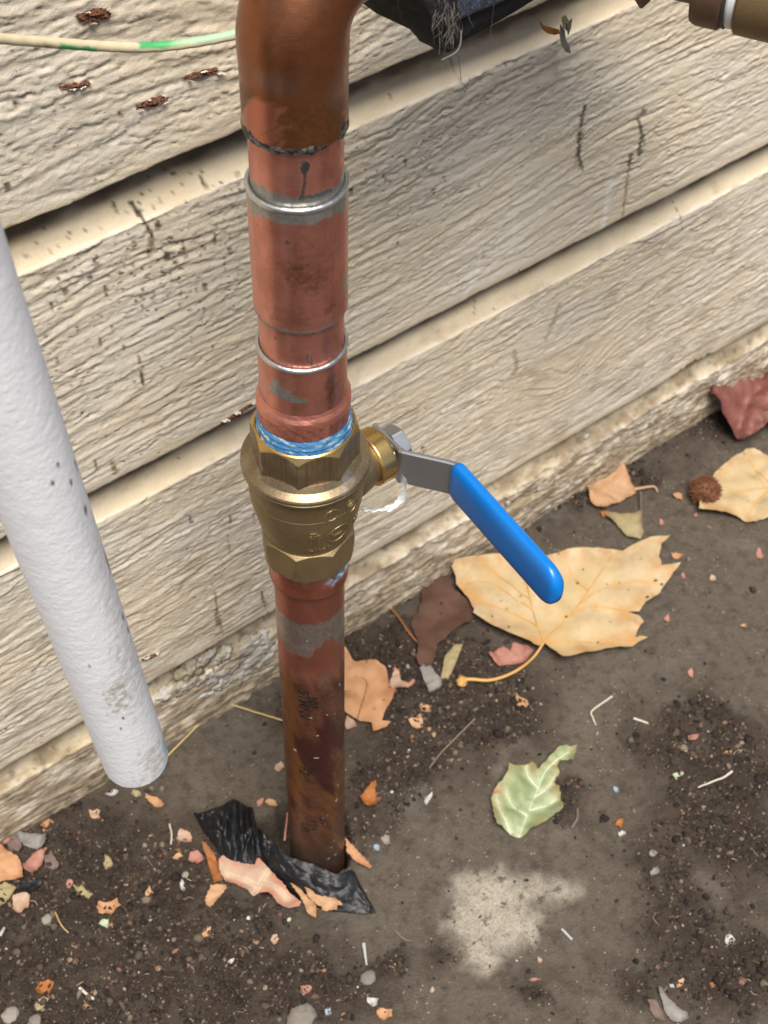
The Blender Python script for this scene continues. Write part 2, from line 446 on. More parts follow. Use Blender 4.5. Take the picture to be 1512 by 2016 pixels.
    if i == 3:                                              # chewed right end of the lowest edge
        chew = np.exp(-((X-435)/17)**2)*8*np.clip(.6+fbm(X/6, X*0, 3, 77), 0, 2)
        Z = Z+np.where(Z < zl+14, chew*(1-np.clip((Z-zl)/14, 0, 1)), 0)
    V = np.stack([X, Y, Z], -1).reshape(-1, 3)
    stain_shade = np.zeros((nr, nc, 3), np.float32)
    for (x, z, r, ch, val, el) in specks:
        if not vis or z < zl-3 or z > zu+3:
            continue
        j0, j1 = np.searchsorted(xs, [x-3*r-2, x+3*r+2]); k = np.where(np.abs(rows[:, 1]-z) < 3*r*el+3)[0]
        if len(k) == 0 or j1 <= j0:
            continue
        sl = (slice(k[0], k[-1]+1), slice(j0, j1))
        d = np.hypot((X[sl]-x)/r, (Z[sl]-z)/(r*el))+.35*fbm(X[sl]/1.5, Z[sl]/1.5, 2, 3)
        stain_shade[..., ch][sl] = np.maximum(stain_shade[..., ch][sl], val*sstep(1.25, .7, d))
    for (pl, w, ch, val) in strokes:
        zz = [p[1] for p in pl]
        if not vis or max(zz) < zl-3 or min(zz) > zu+3:
            continue
        x0, x1 = min(p[0] for p in pl)-3*w-3, max(p[0] for p in pl)+3*w+3
        j0, j1 = np.searchsorted(xs, [x0, x1]); k = np.where((rows[:, 1] > min(zz)-3*w-3) & (rows[:, 1] < max(zz)+3*w+3))[0]
        if len(k) == 0 or j1 <= j0:
            continue
        sl = (slice(k[0], k[-1]+1), slice(j0, j1)); xx, zz2 = X[sl], Z[sl]; best = np.full(xx.shape, 1e9)
        for (ax_, az_), (bx_, bz_) in zip(pl[:-1], pl[1:]):
            L2 = (bx_-ax_)**2+(bz_-az_)**2+1e-9
            t = np.clip(((xx-ax_)*(bx_-ax_)+(zz2-az_)*(bz_-az_))/L2, 0, 1)
            best = np.minimum(best, np.hypot(xx-ax_-t*(bx_-ax_), zz2-az_-t*(bz_-az_)))
        d = best/w+1.0*fbm(xx/2.2, zz2/3.5, 4, 5)
        stain_shade[..., ch][sl] = np.maximum(stain_shade[..., ch][sl], val*sstep(1.2, .45, d))
    stain_shade[..., 1] = np.maximum(stain_shade[..., 1], .85*sstep(zu-20, zu-12, Z+3*fbm(X/25, Z/9, 3, sd_+35))*sstep(-.75, .25, fbm(X/40, Z/9, 4, sd_+33))*(A < .5))  # brown groove grime, also standing in for shade below the upper lip
    stain_shade[..., 0] = np.maximum(stain_shade[..., 0], .75*sstep(zu-16.5, zu-12.5, Z+1.5*fbm(X/18, Z/9, 3, sd_+37))*(A < .5))  # thin dark line: shadow of the lip above, painted into the colour
    if i == 4:
        grime = sstep(-.5, .3, fbm(X/24, Z/12, 5, 301, .6)+.35*sstep(40, 5, Z)-.25*sstep(60, 68, Z))
        stain_shade[..., 1] = np.maximum(stain_shade[..., 1], .78*grime); stain_shade[..., 0] = np.maximum(stain_shade[..., 0], .55*sstep(.15, .6, fbm(X/9, Z/6, 4, 303)+.25*sstep(30, 5, Z)))
    if i == 3:
        stain_shade[..., 1] = np.maximum(stain_shade[..., 1], .40*sstep(.05, .6, fbm(X/30, Z/14, 5, 305, .6)+.25*sstep(150, 90, Z)))
    cav = np.clip(crack*.8+crack2*.8+crack3*.7, 0, 1)*A
    tone = sstep(-.5, .5, fbm(X/120, Z/60, 3, sd_+25))
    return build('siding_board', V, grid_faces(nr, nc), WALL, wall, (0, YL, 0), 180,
                 {'stain_shade': stain_shade.reshape(-1, 3), 'cav': np.stack([cav.ravel(), tone.ravel(), A.ravel()], 1)})
WALL = NT('siding_paint')
w = WALL
st_ = w.sep(w.attr('stain_shade').outputs['Color']); cv = w.sep(w.attr('cav').outputs['Color'])
n1 = w.noise(9, 5, .6); n2 = w.noise(60, 5, .6); n3 = w.noise(420, 5, .6); n4 = w.noise(1600, 3, .5)
vst = w.obj((25, 25, 160)); n5 = w.noise(1.0, 6, .6, vst)
warm = w.mix(w.ramp(n1, .3, .7), (.66, .555, .395), (.635, .55, .42))
cool = (.625, .565, .47)
c = w.mix(w.math('MULTIPLY', cv[1], .8), warm, cool)
c = w.mix(w.math('MULTIPLY', w.ramp(n5, .45, .75), .42), c, (.50, .405, .27))
c = w.mix(w.math('MULTIPLY', w.ramp(n2, .5, .75), .30), c, (.70, .64, .52))
c = w.mix(w.math('MULTIPLY', w.ramp(n3, .5, .72), .28), c, (.42, .345, .24))
c = w.mix(w.math('MULTIPLY', cv[0], w.mixf(n2, .12, .7)), c, (.23, .18, .115))
c = w.mix(w.math('MULTIPLY', w.ramp(cv[2], .5, .08), .62), c, w.mix(w.ramp(n2, .35, .65), (.50, .40, .25), (.57, .465, .30)))
fine = w.math('MULTIPLY', w.math('LESS_THAN', w.voro(300), .10), w.ramp(w.noise(22, 3), .5, .62))
c = w.mix(w.math('MULTIPLY', fine, .8), c, (.09, .065, .04))
c = w.mix(w.math('MULTIPLY', st_[2], w.mixf(n3, .5, 1.0)), c, (.72, .70, .64))
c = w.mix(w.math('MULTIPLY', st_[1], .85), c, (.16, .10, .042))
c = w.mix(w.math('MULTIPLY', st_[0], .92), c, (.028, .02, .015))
bb = w.bump(n3, .35, .0012); bb = w.bump(n4, .35, .0006, bb)
w.set(color=c, rough=.82, normal=bb, spec=.25)
wall = empty('siding_wall', (0, YL, 0))
tag(wall, 'cream painted lap siding wall with coarse rough wood grain', 'wall')
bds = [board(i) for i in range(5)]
WB = NT('wall_sheathing'); WB.set(color=WB.mix(WB.noise(30), (.25, .19, .12), (.34, .26, .17)), rough=.9)
def box(x0, x1, y0, y1, z0, z1):
    V = [(x, y, z) for x in (x0, x1) for y in (y0, y1) for z in (z0, z1)]
    return V, [(0, 1, 3, 2), (4, 6, 7, 5), (0, 4, 5, 1), (2, 3, 7, 6), (0, 2, 6, 4), (1, 5, 7, 3)]
V, F = box(-760, 1150, YL+22.5, YL+120, -150, 860)
build('sheathing', V, F, WB, wall, (0, YL, 0))

# torn spots in the paint: brown fibre core with curled flakes
FIB = NT('torn_fibre'); n_ = FIB.noise(900, 4, .7)
FIB.set(color=FIB.mix(FIB.ramp(n_, .35, .65), (.035, .014, .007), (.27, .10, .045)), rough=.95, normal=FIB.bump(n_, 1.0, .002))
FLK = NT('paint_flake'); n_ = FLK.noise(700, 3); FLK.set(color=FLK.mix(n_, (.54, .47, .37), (.64, .59, .50)), rough=.8, normal=FLK.bump(n_, .4, .001))
def lump(c, ax, seed, nu=26, nv=14, rough=.35):
    """uneven rounded lump, semi-axes ax (3 vectors)"""
    th = np.linspace(0, 2*np.pi, nu, endpoint=False); ph = np.linspace(-np.pi/2+.05, np.pi/2-.05, nv)
    T, P = np.meshgrid(th, ph)
    k = 1+rough*fbm(np.cos(T)*np.cos(P)*1.9+seed, np.sin(T)*np.cos(P)*1.9+np.sin(P)*2.1, 4, int(seed) % 50)
    V = np.array(c)+(k*np.cos(P)*np.cos(T))[..., None]*ax[0]+(k*np.cos(P)*np.sin(T))[..., None]*ax[1]+(k*np.sin(P))[..., None]*ax[2]
    F = [tuple(f) for f in grid_faces(nv, nu, True)]+[tuple(range(nu))[::-1], tuple(range((nv-1)*nu, nv*nu))]
    return V.reshape(-1, 3), F
class MB:
    def __init__(s): s.V = []; s.F = []; s.n = 0; s.M = []; s.C = []
    def add(s, V, F, mi=0, col=None):
        V = np.asarray(V, float)
        s.V.append(V); s.F += [tuple(int(i)+s.n for i in f) for f in F]; s.M += [mi]*len(F); s.n += len(V)
        s.C.append(np.tile(np.array(col if col is not None else (1, 1, 1), float), (len(V), 1)))
    def obj(s, name, mats, parent=None, base=(0, 0, 0), smooth=40, cattr=False):
        o = build(name, np.concatenate(s.V), s.F, mats, parent, base, smooth, {'tint': np.concatenate(s.C)} if cattr else None)
        o.data.polygons.foreach_set('material_index', np.array(s.M, np.int32)); return o
def flake(mb, c, L, W, ang, lift, seed, mi=1):
    r = random.Random(seed); n = 9
    e1 = np.array([math.cos(ang), 0, math.sin(ang)]); e2 = np.array([-math.sin(ang), 0, math.cos(ang)])
    V = []
    for k in range(2):
        for i in range(n):
            t = i/(n-1)-.5
            for j in (0, 1):
                ww = W*(.45+.55*r.random()) if j else -W*.15*r.random()
                V.append(np.array(c)+e1*t*L+e2*ww+np.array([0, -1.0*(lift*(1 if j else .2)*(.6+.8*r.random()))+k*.45, 0]))
    F = []
    for i in range(n-1):
        a = i*2; F.append((a, a+2, a+3, a+1)); b = 2*n+a; F.append((b, b+1, b+3, b+2)); F.append((a+1, a+3, b+3, b+1)); F.append((a, b, b+2, a+2))
    mb.add(V, F, mi)
for k, (u, v, u2, v2, wd, lf) in enumerate([(155, 36, 216, 26, 6.5, 3.0), (122, 172, 174, 163, 2.2, 2.0), (363, 152, 435, 134, 3.0, 2.6), (274, 209, 323, 194, 4.2, 1.5), (425, 838, 500, 792, 5.0, 4.0), (278, 1300, 312, 1285, 3.5, 2.0)]):
    p = on_y(u, v, YL+.5); q = on_y(u2, v2, YL+.5); mid = (p+q)/2; L = np.linalg.norm(q-p); e = (q-p)/L
    mb = MB()
    V, F = lump(mid+np.array([0, .5, 0]), (e*L*.5, np.array([0, -2.0, 0]), np.array([0, 0, wd*.4])), k+1, 40, 14, .9)
    mb.add(V, F, 0)
    ang = math.atan2(e[2], e[0])
    for j in range(3):
        t = (j+.5)/3-.5+random.uniform(-.16, .16)
        c_ = mid+e*t*L+np.array([0, -.8, random.choice([-.5, .4])*wd])
        flake(mb, c_, L*random.uniform(.10, .22), wd*random.uniform(.12, .28), ang+random.uniform(-.4, .4), lf*.7, k*9+j)
    mb.obj('torn_spot', [FIB, FLK], wall, mid, 30)

# rough plaster squeezed out under the lowest full board
PL = NT('plaster'); n_ = PL.noise(260, 5, .65); n2 = PL.noise(45, 4)
PL.set(color=PL.mix(PL.ramp(n2, .42, .6), PL.mix(PL.ramp(n_, .35, .7), (.27, .23, .155), (.38, .325, .23)), PL.mix(n_, (.38, .35, .30), (.52, .49, .43))), rough=1.0, spec=.08, normal=PL.bump(n_, .35, .002))
mb = MB()
for k, (u, v, rx, rz) in enumerate([(375, 1318, 7.0, 8.5), (392, 1335, 6, 6), (420, 1328, 6.5, 10), (432, 1345, 6, 6), (440, 1290, 6, 5), (447, 1318, 6.5, 6), (470, 1322, 7, 5), (500, 1290, 11, 9), (515, 1300, 8, 7.5), (490, 1270, 12, 7), (525, 1262, 6, 9), (360, 1350, 7, 5), (410, 1360, 7, 4), (400, 1300, 6, 6), (330, 1365, 8, 5)]):
    p = on_y(u, v, YL+3.5)
    V, F = lump(p+np.array([0, 1.0, 0]), (np.array([rx*1.35, 0, 1.0]), np.array([0, -3.2, 0]), np.array([0, 0, rz*1.05])), k+11.3, 48, 28, .75)
    mb.add(V, F)
tag(mb.obj('plaster_lump', [PL], None, on_y(440, 1320, YL), 180), 'crumbly whitish plaster lumps squeezed out under the lowest siding board', 'plaster')

# ================================================================== COPPER RISER
# paint attribute: R solder silver, G brown oxide, B black flux, A blue pipe dope
def copper(name, bright=(.73, .31, .24), aged=(.27, .10, .05), ox=(.085, .038, .017), rough=.36, streak=(1, 1, 1), metal=.92, mk=.38):
    m = NT(name)
    a = m.attr('paint'); p = m.sep(a.outputs['Color'])
    nb = m.noise(55, 5, .6); nf = m.noise(420, 4, .6)
    br = m.noise(1.0, 4, .6, m.obj((60, 60, 1500)))            # turned / sanded marks round the pipe
    lg = m.noise(1.0, 4, .6, m.obj((190, 190, 14)))            # runs down the pipe
    c = m.mix(m.math('MULTIPLY', m.ramp(nb, .38, .66), mk), bright, aged)
    c = m.mix(m.math('MULTIPLY', m.ramp(lg, .5, .75), .35), c, aged)
    c = m.mix(m.math('MULTIPLY', m.ramp(br, .45, .75), .2), c, tuple(min(1, x*1.25) for x in bright))
    oxc = m.mix(m.ramp(nf, .3, .7), ox, aged)
    c = m.mix(p[1], c, oxc)
    c = m.mix(m.math('MULTIPLY', m.ramp(nf, .66, .74), .5), c, (.10, .05, .03))
    sil = m.mix(m.ramp(nf, .3, .7), (.46, .455, .43), (.32, .315, .29))
    c = m.mix(p[0], c, sil)
    c = m.mix(p[2], c, (.045, .042, .04))
    blue = m.mix(m.ramp(m.noise(300, 4), .42, .58), (.06, .30, .60), (.52, .66, .70))
    c = m.mix(a.outputs['Alpha'], c, blue)
    non = m.math('MAXIMUM', m.math('MULTIPLY', p[1], .25), m.math('MAXIMUM', m.math('MULTIPLY', p[2], .7), a.outputs['Alpha']))
    m.set(color=c, metal=m.math('SUBTRACT', metal, m.math('MULTIPLY', non, .85)),
          rough=m.math('ADD', m.mixf(nf, rough-.08, rough+.10), m.math('MULTIPLY', p[1], .06)),
          normal=m.bump(nf, .16, .0006, m.bump(br, .18, .0003)))
    return m
CU_NEW = copper('polished_copper')
CU_OLD = copper('aged_copper', (.42, .135, .065), (.20, .07, .028), (.085, .04, .018), .34)
CU_LOW = copper('tarnished_copper', (.36, .135, .06), (.10, .032, .028), (.17, .11, .075), .42, mk=1.0)
SOLD = NT('solder'); n_ = SOLD.noise(350, 4)
SOLD.set(color=SOLD.mix(n_, (.74, .74, .72), (.55, .55, .53)), metal=.95, rough=SOLD.mixf(n_, .22, .42), normal=SOLD.bump(n_, .25, .0006))
FLUX = NT('burnt_solder'); n_ = FLUX.noise(500, 4)
FLUX.set(color=FLUX.mix(FLUX.ramp(n_, .4, .68), (.035, .033, .032), (.22, .22, .21)), metal=.75, rough=.42, normal=FLUX.bump(n_, .6, .001))
riser = empty('copper_riser', (0, 0, 0))
tag(riser, 'upright copper water pipe with brass ball valve and soldered coupling, rising from the soil', 'pipe')

def cpart(name, prof, mat, paint, seg=224, step=.6, rfun=None, zfun=None, parent=None, sm=40, hue=None):
    pr = dense(prof, step)
    V, F, T, Z, Rr = lathe(pr, seg, ZAX, rfun, zfun)
    P = np.zeros((len(T), 4)); paint(P, T, Z)
    at = {'paint': np.clip(P, 0, 1)}
    if hue is not None:
        at['hue'] = np.clip(hue(T, Z), 0, 1)
    return build(name, V, F, mat, parent or riser, (0, 0, prof[0][0]), sm, at)
def per(T, k, s=0, f=3.2):
    """noise round the pipe, periodic"""
    return fbm(np.cos(T)*f+s, np.sin(T)*f+k, 4, 60+int(s))
def cyln(T, Z, sx, sz, s):
    return fbm(np.cos(T)*sx+s, Z/sz+np.sin(T)*sx, 4, 70+int(s) % 40)
def spot(P, ch, T, Z, u, v, r, wx, wz, val=1.0, ns=.5, soft=.35, seed=0, fr=1.0):
    a0, z0 = on_cyl(u, v, r)
    d = np.hypot((T-a0)*r/wx, (Z-z0)/wz)+ns*fbm(T*r/fr/2.2+seed, Z/fr/2.2, 4, 90+seed)
    P[:, ch] = np.maximum(P[:, ch], val*sstep(1+soft, 1-soft, d))
def line(P, ch, T, Z, pts, r, w, val=1.0, ns=.5, seed=0):
    q = [on_cyl(u, v, r) for u, v in pts]; X = T*r; best = np.full(len(T), 1e9)
    for (a0, z0), (a1, z1) in zip(q[:-1], q[1:]):
        ax_, bx_ = a0*r, a1*r; L2 = (bx_-ax_)**2+(z1-z0)**2+1e-9
        t = np.clip(((X-ax_)*(bx_-ax_)+(Z-z0)*(z1-z0))/L2, 0, 1)
        best = np.minimum(best, np.hypot(X-ax_-t*(bx_-ax_), Z-z0-t*(z1-z0)))
    d = best/w+ns*fbm(X/1.5+seed, Z/1.5, 3, 33)
    P[:, ch] = np.maximum(P[:, ch], val*sstep(1.3, .6, d))

# lower pipe, from below the soil up to the valve
def p_low(P, T, Z):
    edge_hi = 267+2.0*per(T, 1)+1.5*cyln(T, Z, 4, 9, 1)
    edge_lo = 237+9*per(T, 5, 2, 1.4)+2.5*per(T, 7, 3, 7)-4*np.sin(T-.6)*(np.abs(T) < 1.6)+10*np.exp(-((T-.55)/.35)**2)
    sil = sstep(0, 1.2, Z-edge_lo)*sstep(0, 1.2, edge_hi-Z)
    P[:, 0] = sil*.85
    dk = sil*sstep(248, 243, Z+4*per(T, 9, 4))
    P[:, 2] = dk*.75
    # bright salmon just below the solder and above it
    P[:, 1] = .55*sstep(228, 216, Z+5*per(T, 3, 5)) + .22*sstep(.0, .5, cyln(T, Z, 2.2, 22, 4))
    P[:, 1] *= 1-sil
    P[:, 1] = np.maximum(P[:, 1], .9*sstep(95, 20, Z)*sstep(-.5, .5, cyln(T, Z, 3, 25, 6)+.25))
    spot(P, 0, T, Z, 641, 1337, 17.5, 4.5, 6, .22, .8, .4, 1)
def hue_low(T, Z):
    n = cyln(T, Z, 1.6, 30, 11); n2 = cyln(T, Z, 3.5, 12, 12)
    orange = sstep(-.1, .35, n2+.9*np.exp(-((T+.75)/.35)**2)*sstep(30, 110, Z)+.55*np.exp(-((T-.55)/.4)**2-((Z-75)/60)**2)-.35)
    maroon = np.maximum(sstep(-.25, .25, n+1.0*np.exp(-((T-.45)/.45)**2-((Z-165)/45)**2)+.6*np.exp(-((T+.25)/.3)**2-((Z-140)/14)**2)-.45), 0)*(Z < 222)
    salmon = sstep(205, 226, Z+8*per(T, 3, 9, 2)+5*n2)
    dusty = sstep(100, 10, Z)*sstep(-.6, .2, n2+.2)
    return np.stack([orange, maroon, salmon, dusty], 1)
_t = CU_LOW.attr('hue'); _h = CU_LOW.sep(_t.outputs['Color']); _p = CU_LOW.attr('paint'); _q = CU_LOW.sep(_p.outputs['Color'])
_c0 = CU_LOW.b.inputs['Base Color'].links[0].from_socket
_keep = CU_LOW.math('SUBTRACT', 1.0, CU_LOW.math('MAXIMUM', _q[0], _q[2]))
_c1 = CU_LOW.mix(CU_LOW.math('MULTIPLY', CU_LOW.math('MULTIPLY', _h[0], _keep), .8), _c0, (.30, .125, .035))
_c1 = CU_LOW.mix(CU_LOW.math('MULTIPLY', CU_LOW.math('MULTIPLY', _h[1], _keep), .85), _c1, (.085, .026, .024))
_c1 = CU_LOW.mix(CU_LOW.math('MULTIPLY', CU_LOW.math('MULTIPLY', _h[2], _keep), .9), _c1, (.44, .165, .115))
_c1 = CU_LOW.mix(CU_LOW.math('MULTIPLY', CU_LOW.math('MULTIPLY', _t.outputs['Alpha'], _keep), .55), _c1, (.17, .115, .08))
CU_LOW.set(color=_c1)
low = cpart('lower_pipe', [(-60, 15.5), (-60, 17.5), (291, 17.5), (291, 16)], [CU_LOW], p_low, step=.8, hue=hue_low)
# worn factory print down the pipe, and pale scuffs
INK = NT('worn_ink'); n_ = INK.noise(700, 4, .7)
INK.set(color=INK.mix(INK.ramp(n_, .52, .72), (.007, .006, .006), (.06, .028, .016)), rough=.6, metal=.2)
def text_on_cyl(txt, size, a0, z0, r, proud, rot, mat, name, parent, ext=0.0, lift=0.0, weight=0.10, clip=None):
    cu = bpy.data.curves.new(name, 'FONT'); cu.body = txt; cu.size = size; cu.align_x = 'CENTER'; cu.align_y = 'CENTER'
    cu.extrude = ext; cu.offset = weight; cu.resolution_u = 2
    to = bpy.data.objects.new(name, cu); COL.objects.link(to)
    dg = bpy.context.evaluated_depsgraph_get(); me = bpy.data.meshes.new_from_object(to.evaluated_get(dg))
    bpy.data.objects.remove(to); bpy.data.curves.remove(cu)
    bm = bmesh.new(); bm.from_mesh(me)
    for _ in range(2):
        le = [e for e in bm.edges if e.calc_length() > size*.12]
        if le:
            bmesh.ops.subdivide_edges(bm, edges=le, cuts=1)
    bmesh.ops.triangulate(bm, faces=bm.faces)
    c, s = math.cos(rot), math.sin(rot)
    b0 = np.array([0, 0, z0])
    for vtx in bm.verts:
        x, y, zz = vtx.co; X, Yy = c*x-s*y, s*x+c*y
        zv = z0+Yy; rr = (r(zv) if callable(r) else r)+proud+zz+ext
        a = PHC+a0+X/rr
        vtx.co = Vector(np.array([rr*math.cos(a), rr*math.sin(a), zv-z0])*MM)
    bm.to_mesh(me); bm.free(); me.materials.clear()
    return link(name, me, mat, parent, b0)
for txt, u, v, sz in [('STMNV', 597, 1388, 8.8), ('FZ', 598, 1518, 8.4), ('UFL', 600, 1630, 7.6)]:
    a0, z0 = on_cyl(u, v, 17.5); text_on_cyl(txt, sz, a0, z0, 17.5, .06, -math.pi/2, INK, 'ink_print', low)
for txt, u, v, sz in [('NSF', 616, 1385, 6.6), ('FC', 618, 1518, 7.0), ('1 1/4', 617, 1625, 6.0)]:
    a0, z0 = on_cyl(u, v, 17.5); text_on_cyl(txt, sz, a0, z0, 17.5, .06, -math.pi/2, INK, 'ink_print', low)
SCUF = NT('pale_scuff'); SCUF.set(color=(.30, .27, .23), rough=.9)
SCB = NT('blue_fleck'); SCB.set(color=(.20, .26, .30), rough=.7)
mb = MB()
def cpt(u, v, r):
    a, z = on_cyl(u, v, r); return np.array([r*math.cos(PHC+a), r*math.sin(PHC+a), z]), np.array([math.cos(PHC+a), math.sin(PHC+a), 0])
def patch_on(mb, u, v, r, w, h, seed, mi=0, t=.15):
    rr = random.Random(seed); a0, z0 = on_cyl(u, v, r); n = 9; ring = []; 
    for i in range(n):
        th = 2*math.pi*i/n; k = .6+.5*rr.random(); a = PHC+a0+w*k*math.cos(th)/r; ring.append(((r+t)*math.cos(a), (r+t)*math.sin(a), z0+h*k*math.sin(th)))
    a = PHC+a0; c_ = np.array([(r+t*1.8)*math.cos(a), (r+t*1.8)*math.sin(a), z0])
    build('scuff_fleck', ring+[c_], [(i, (i+1) % n, n) for i in range(n)]+[tuple(range(n))[::-1]], [SCUF, SCB][mi], low, c_, 60)
for k, (u, v, w, h) in enumerate([(581, 1476, 1.3, 1.4), (662, 1575, 1.0, 1.8), (665, 1546, .8, 1.0), (623, 1492, 2.2, .8), (612, 1413, 1.2, .5), (644, 1407, .6, .7), (659, 1405, .5, .6), (636, 1610, .5, .5), (644, 1605, .5, .4), (640, 1622, .5, .5), (658, 1655, .8, .5), (652, 1668, .6, .8), (625, 1448, 1.0, .7), (668, 1348, .6, 2.0), (605, 1262, .5, .7)]):
    patch_on(mb, u, v, 17.5, w, h, k)
patch_on(mb, 647, 1690, 17.5, 1.4, .9, 3, 1); patch_on(mb, 660, 1682, 17.5, 1.6, .8, 4, 1)

def p_adl(P, T, Z):
    P[:, 1] = .35*sstep(-.3, .5, cyln(T, Z, 3, 10, 3))
    e = sstep(.15, .9, T)*sstep(2.6, 1.5, T)
    P[:, 3] = np.maximum(e*sstep(294, 299, Z+3*per(T, 4, 1)), .35*sstep(302, 304, Z+2*per(T, 2, 2)))*sstep(-.45, .15, cyln(T, Z, 5, 5, 8))
    P[:, 0] = .35*sstep(.1, .5, cyln(T, Z, 5, 4, 5))*sstep(296, 300, Z)
    P[:, 2] = .7*sstep(289.8, 288.6, Z+.8*per(T, 3, 6))
cpart('lower_adapter', [(288, 17.7), (287.4, 18.6), (288.2, 19.4), (290, 19.7), (296, 19.6), (299, 19.9), (306.5, 19.6)], [copper('rosy_copper', (.50, .17, .11), (.24, .085, .045), (.10, .04, .02), .38)], p_adl, step=.5)

# ---- ball valve
BRASS = NT('cast_brass'); b = BRASS
n1 = b.noise(40, 4); n2 = b.noise(700, 4, .6); n3 = b.noise(1800, 2)
c = b.mix(b.ramp(n1, .35, .7), (.34, .255, .135), (.27, .20, .105)); c = b.mix(b.math('MULTIPLY', b.ramp(n2, .45, .7), .4), c, (.22, .14, .06))
b.set(color=c, metal=.88, rough=b.mixf(n2, .44, .60), normal=b.bump(n3, .35, .0005, b.bump(n2, .2, .0006)))
BRN = NT('browned_brass'); b = BRN
n1 = b.noise(60, 5, .6); n2 = b.noise(500, 4); brl = b.noise(1, 4, .6, b.obj((900, 900, 25)))
c = b.mix(b.ramp(n1, .4, .65), (.25, .185, .11), (.36, .275, .16)); c = b.mix(b.math('MULTIPLY', b.ramp(brl, .45, .7), .5), c, (.15, .10, .06))
c = b.mix(b.math('MULTIPLY', b.ramp(b.noise(110, 4), .60, .72), .45), c, (.42, .42, .42))
b.set(color=c, metal=.85, rough=b.mixf(n2, .30, .46), normal=b.bump(n2, .15, .0006))
GOLD = NT('machined_brass'); b = GOLD
n1 = b.noise(1, 4, .6, b.obj((1200, 1200, 1200))); n2 = b.noise(90, 4)
b.set(color=b.mix(b.ramp(n2, .35, .7), (.68, .45, .16), (.55, .36, .14)), metal=.95, rough=b.mixf(n1, .2, .34), normal=b.bump(n2, .05, .0004))
def octr(R0, off, cone=None):
    ap = R0*math.cos(math.pi/8)
    def f(T, Z, Rr):
        a = (T-off+math.pi/8) % (math.pi/4)-math.pi/8     # corners where a == 0 +- pi/8
        r = ap/np.cos(((T-off) % (math.pi/4))-math.pi/8)
        return np.minimum(Rr, np.where(Rr > 1, r, Rr))
    return f
# corner angles measured from the front: -8 deg (cap nut), -15 deg (body)
body_prof = [(305.4, 17.9), (305.4, 20.9), (306.2, 21.9), (322.2, 23.3), (324.4, 21.0), (324.6, 19.5)]
bm_ = octr(23.0, math.radians(-15))
V, F, T, Z, Rr = lathe(dense(body_prof, .35), 256, ZAX, lambda T, Z, R: bm_(T, Z, R))
valve = build('ball_valve', V, F, BRASS, riser, (0, 0, 340), 38)
prof2 = [(319.5, 19.0), (323.5, 20.3), (325.5, 20.9), (328, 22.0), (332, 23.0), (338, 24.2), (343, 25.3), (348, 26.1), (354.6, 26.5), (355.0, 26.2), (355.5, 26.55), (361, 26.8), (366.5, 26.9), (367.6, 27.0), (368.0, 28.2)]
V, F, T, Z, Rr = lathe(dense(prof2, .5), 224)
build('valve_body', V, F, BRASS, valve, (0, 0, 320), 50)
V, F, T, Z, Rr = lathe(dense([(368.0, 26.8), (368.1, 28.9), (368.8, 29.3), (370.0, 29.4), (370.3, 29.1), (370.6, 29.4), (371.8, 29.3), (372.6, 28.7), (374.2, 25.6), (377.0, 23.6), (377.2, 21)], .4), 224)
build('collar', V, F, BRN, valve, (0, 0, 368), 38)
cap_prof = [(376.0, 20), (376.0, 24.6), (390.6, 24.6), (394.2, 22.4), (394.6, 21.6), (393.6, 20.6), (391.5, 19.8)]
of = octr(24.6, math.radians(-8))
V, F, T, Z, Rr = lathe(dense(cap_prof, .35), 288, ZAX, lambda T, Z, R: of(T, Z, R))
nut = build('cap_nut', V, F, [BRN, GOLD], valve, (0, 0, 376), 30)
zc = V[F].mean(1)[:, 2]; rc = np.hypot(V[F].mean(1)[:, 0], V[F].mean(1)[:, 1]); 
apz = 24.6*math.cos(math.pi/8)
thf = np.arctan2(V[F].mean(1)[:, 1], V[F].mean(1)[:, 0])-PHC-math.radians(-8)
rfl = apz/np.cos((thf % (math.pi/4))-math.pi/8)
nut.data.polygons.foreach_set('material_index', ((zc > 390.4) & ((rc < rfl-.15) | (zc > 394))).astype(np.int32))
# embossed casting marks on the body
def rbody(z):
    return float(np.interp(z, [p[0] for p in prof2], [p[1] for p in prof2]))
for txt, u, v, sz, rot in [('HRS', 616, 1061, 5.6, -math.pi/2), ('600', 627, 1062, 5.0, -math.pi/2), ('1-1/4', 632, 1091, 5.4, math.pi), ('S67', 705, 1024, 5.6, -math.pi/2+.3), ('C', 688, 993, 8.2, .5), ('T', 667, 1051, 9.0, math.radians(98)), ('Y', 651, 1010, 6.0, .3)]:
    a0, z0 = on_cyl(u, v, 25.2 if v > 1030 else 26.3)
    text_on_cyl(txt, sz, a0, z0, rbody, -.12, rot, BRASS, 'cast_mark', valve, ext=.30, weight=.03)
def ring_mark(u, v, ra, w, name, fill=False):
    a0, z0 = on_cyl(u, v, 25.2); V = []; n = 40
    for i in range(n):
        t = 2*math.pi*i/n
        for q, h in ((ra-w, -.2), (ra-w*.5, .32), (ra+w*.5, .32), (ra+w, -.2)):
            z = z0+q*math.sin(t); r = rbody(z)+h; a = PHC+a0+q*math.cos(t)/r; V.append((r*math.cos(a), r*math.sin(a), z))
    F = []
    for i in range(n):
        for j in range(3):
            a, b2 = i*4+j, ((i+1) % n)*4+j; F.append((a, b2, b2+1, a+1))
    build(name, V, F, BRASS, valve, (0, 0, z0), 60)
ring_mark(667, 1051, 6.1, .7, 'cast_ring'); ring_mark(651, 1011, 3.6, .55, 'cast_ring'); ring_mark(688, 994, 3.4, .45, 'cast_ring')
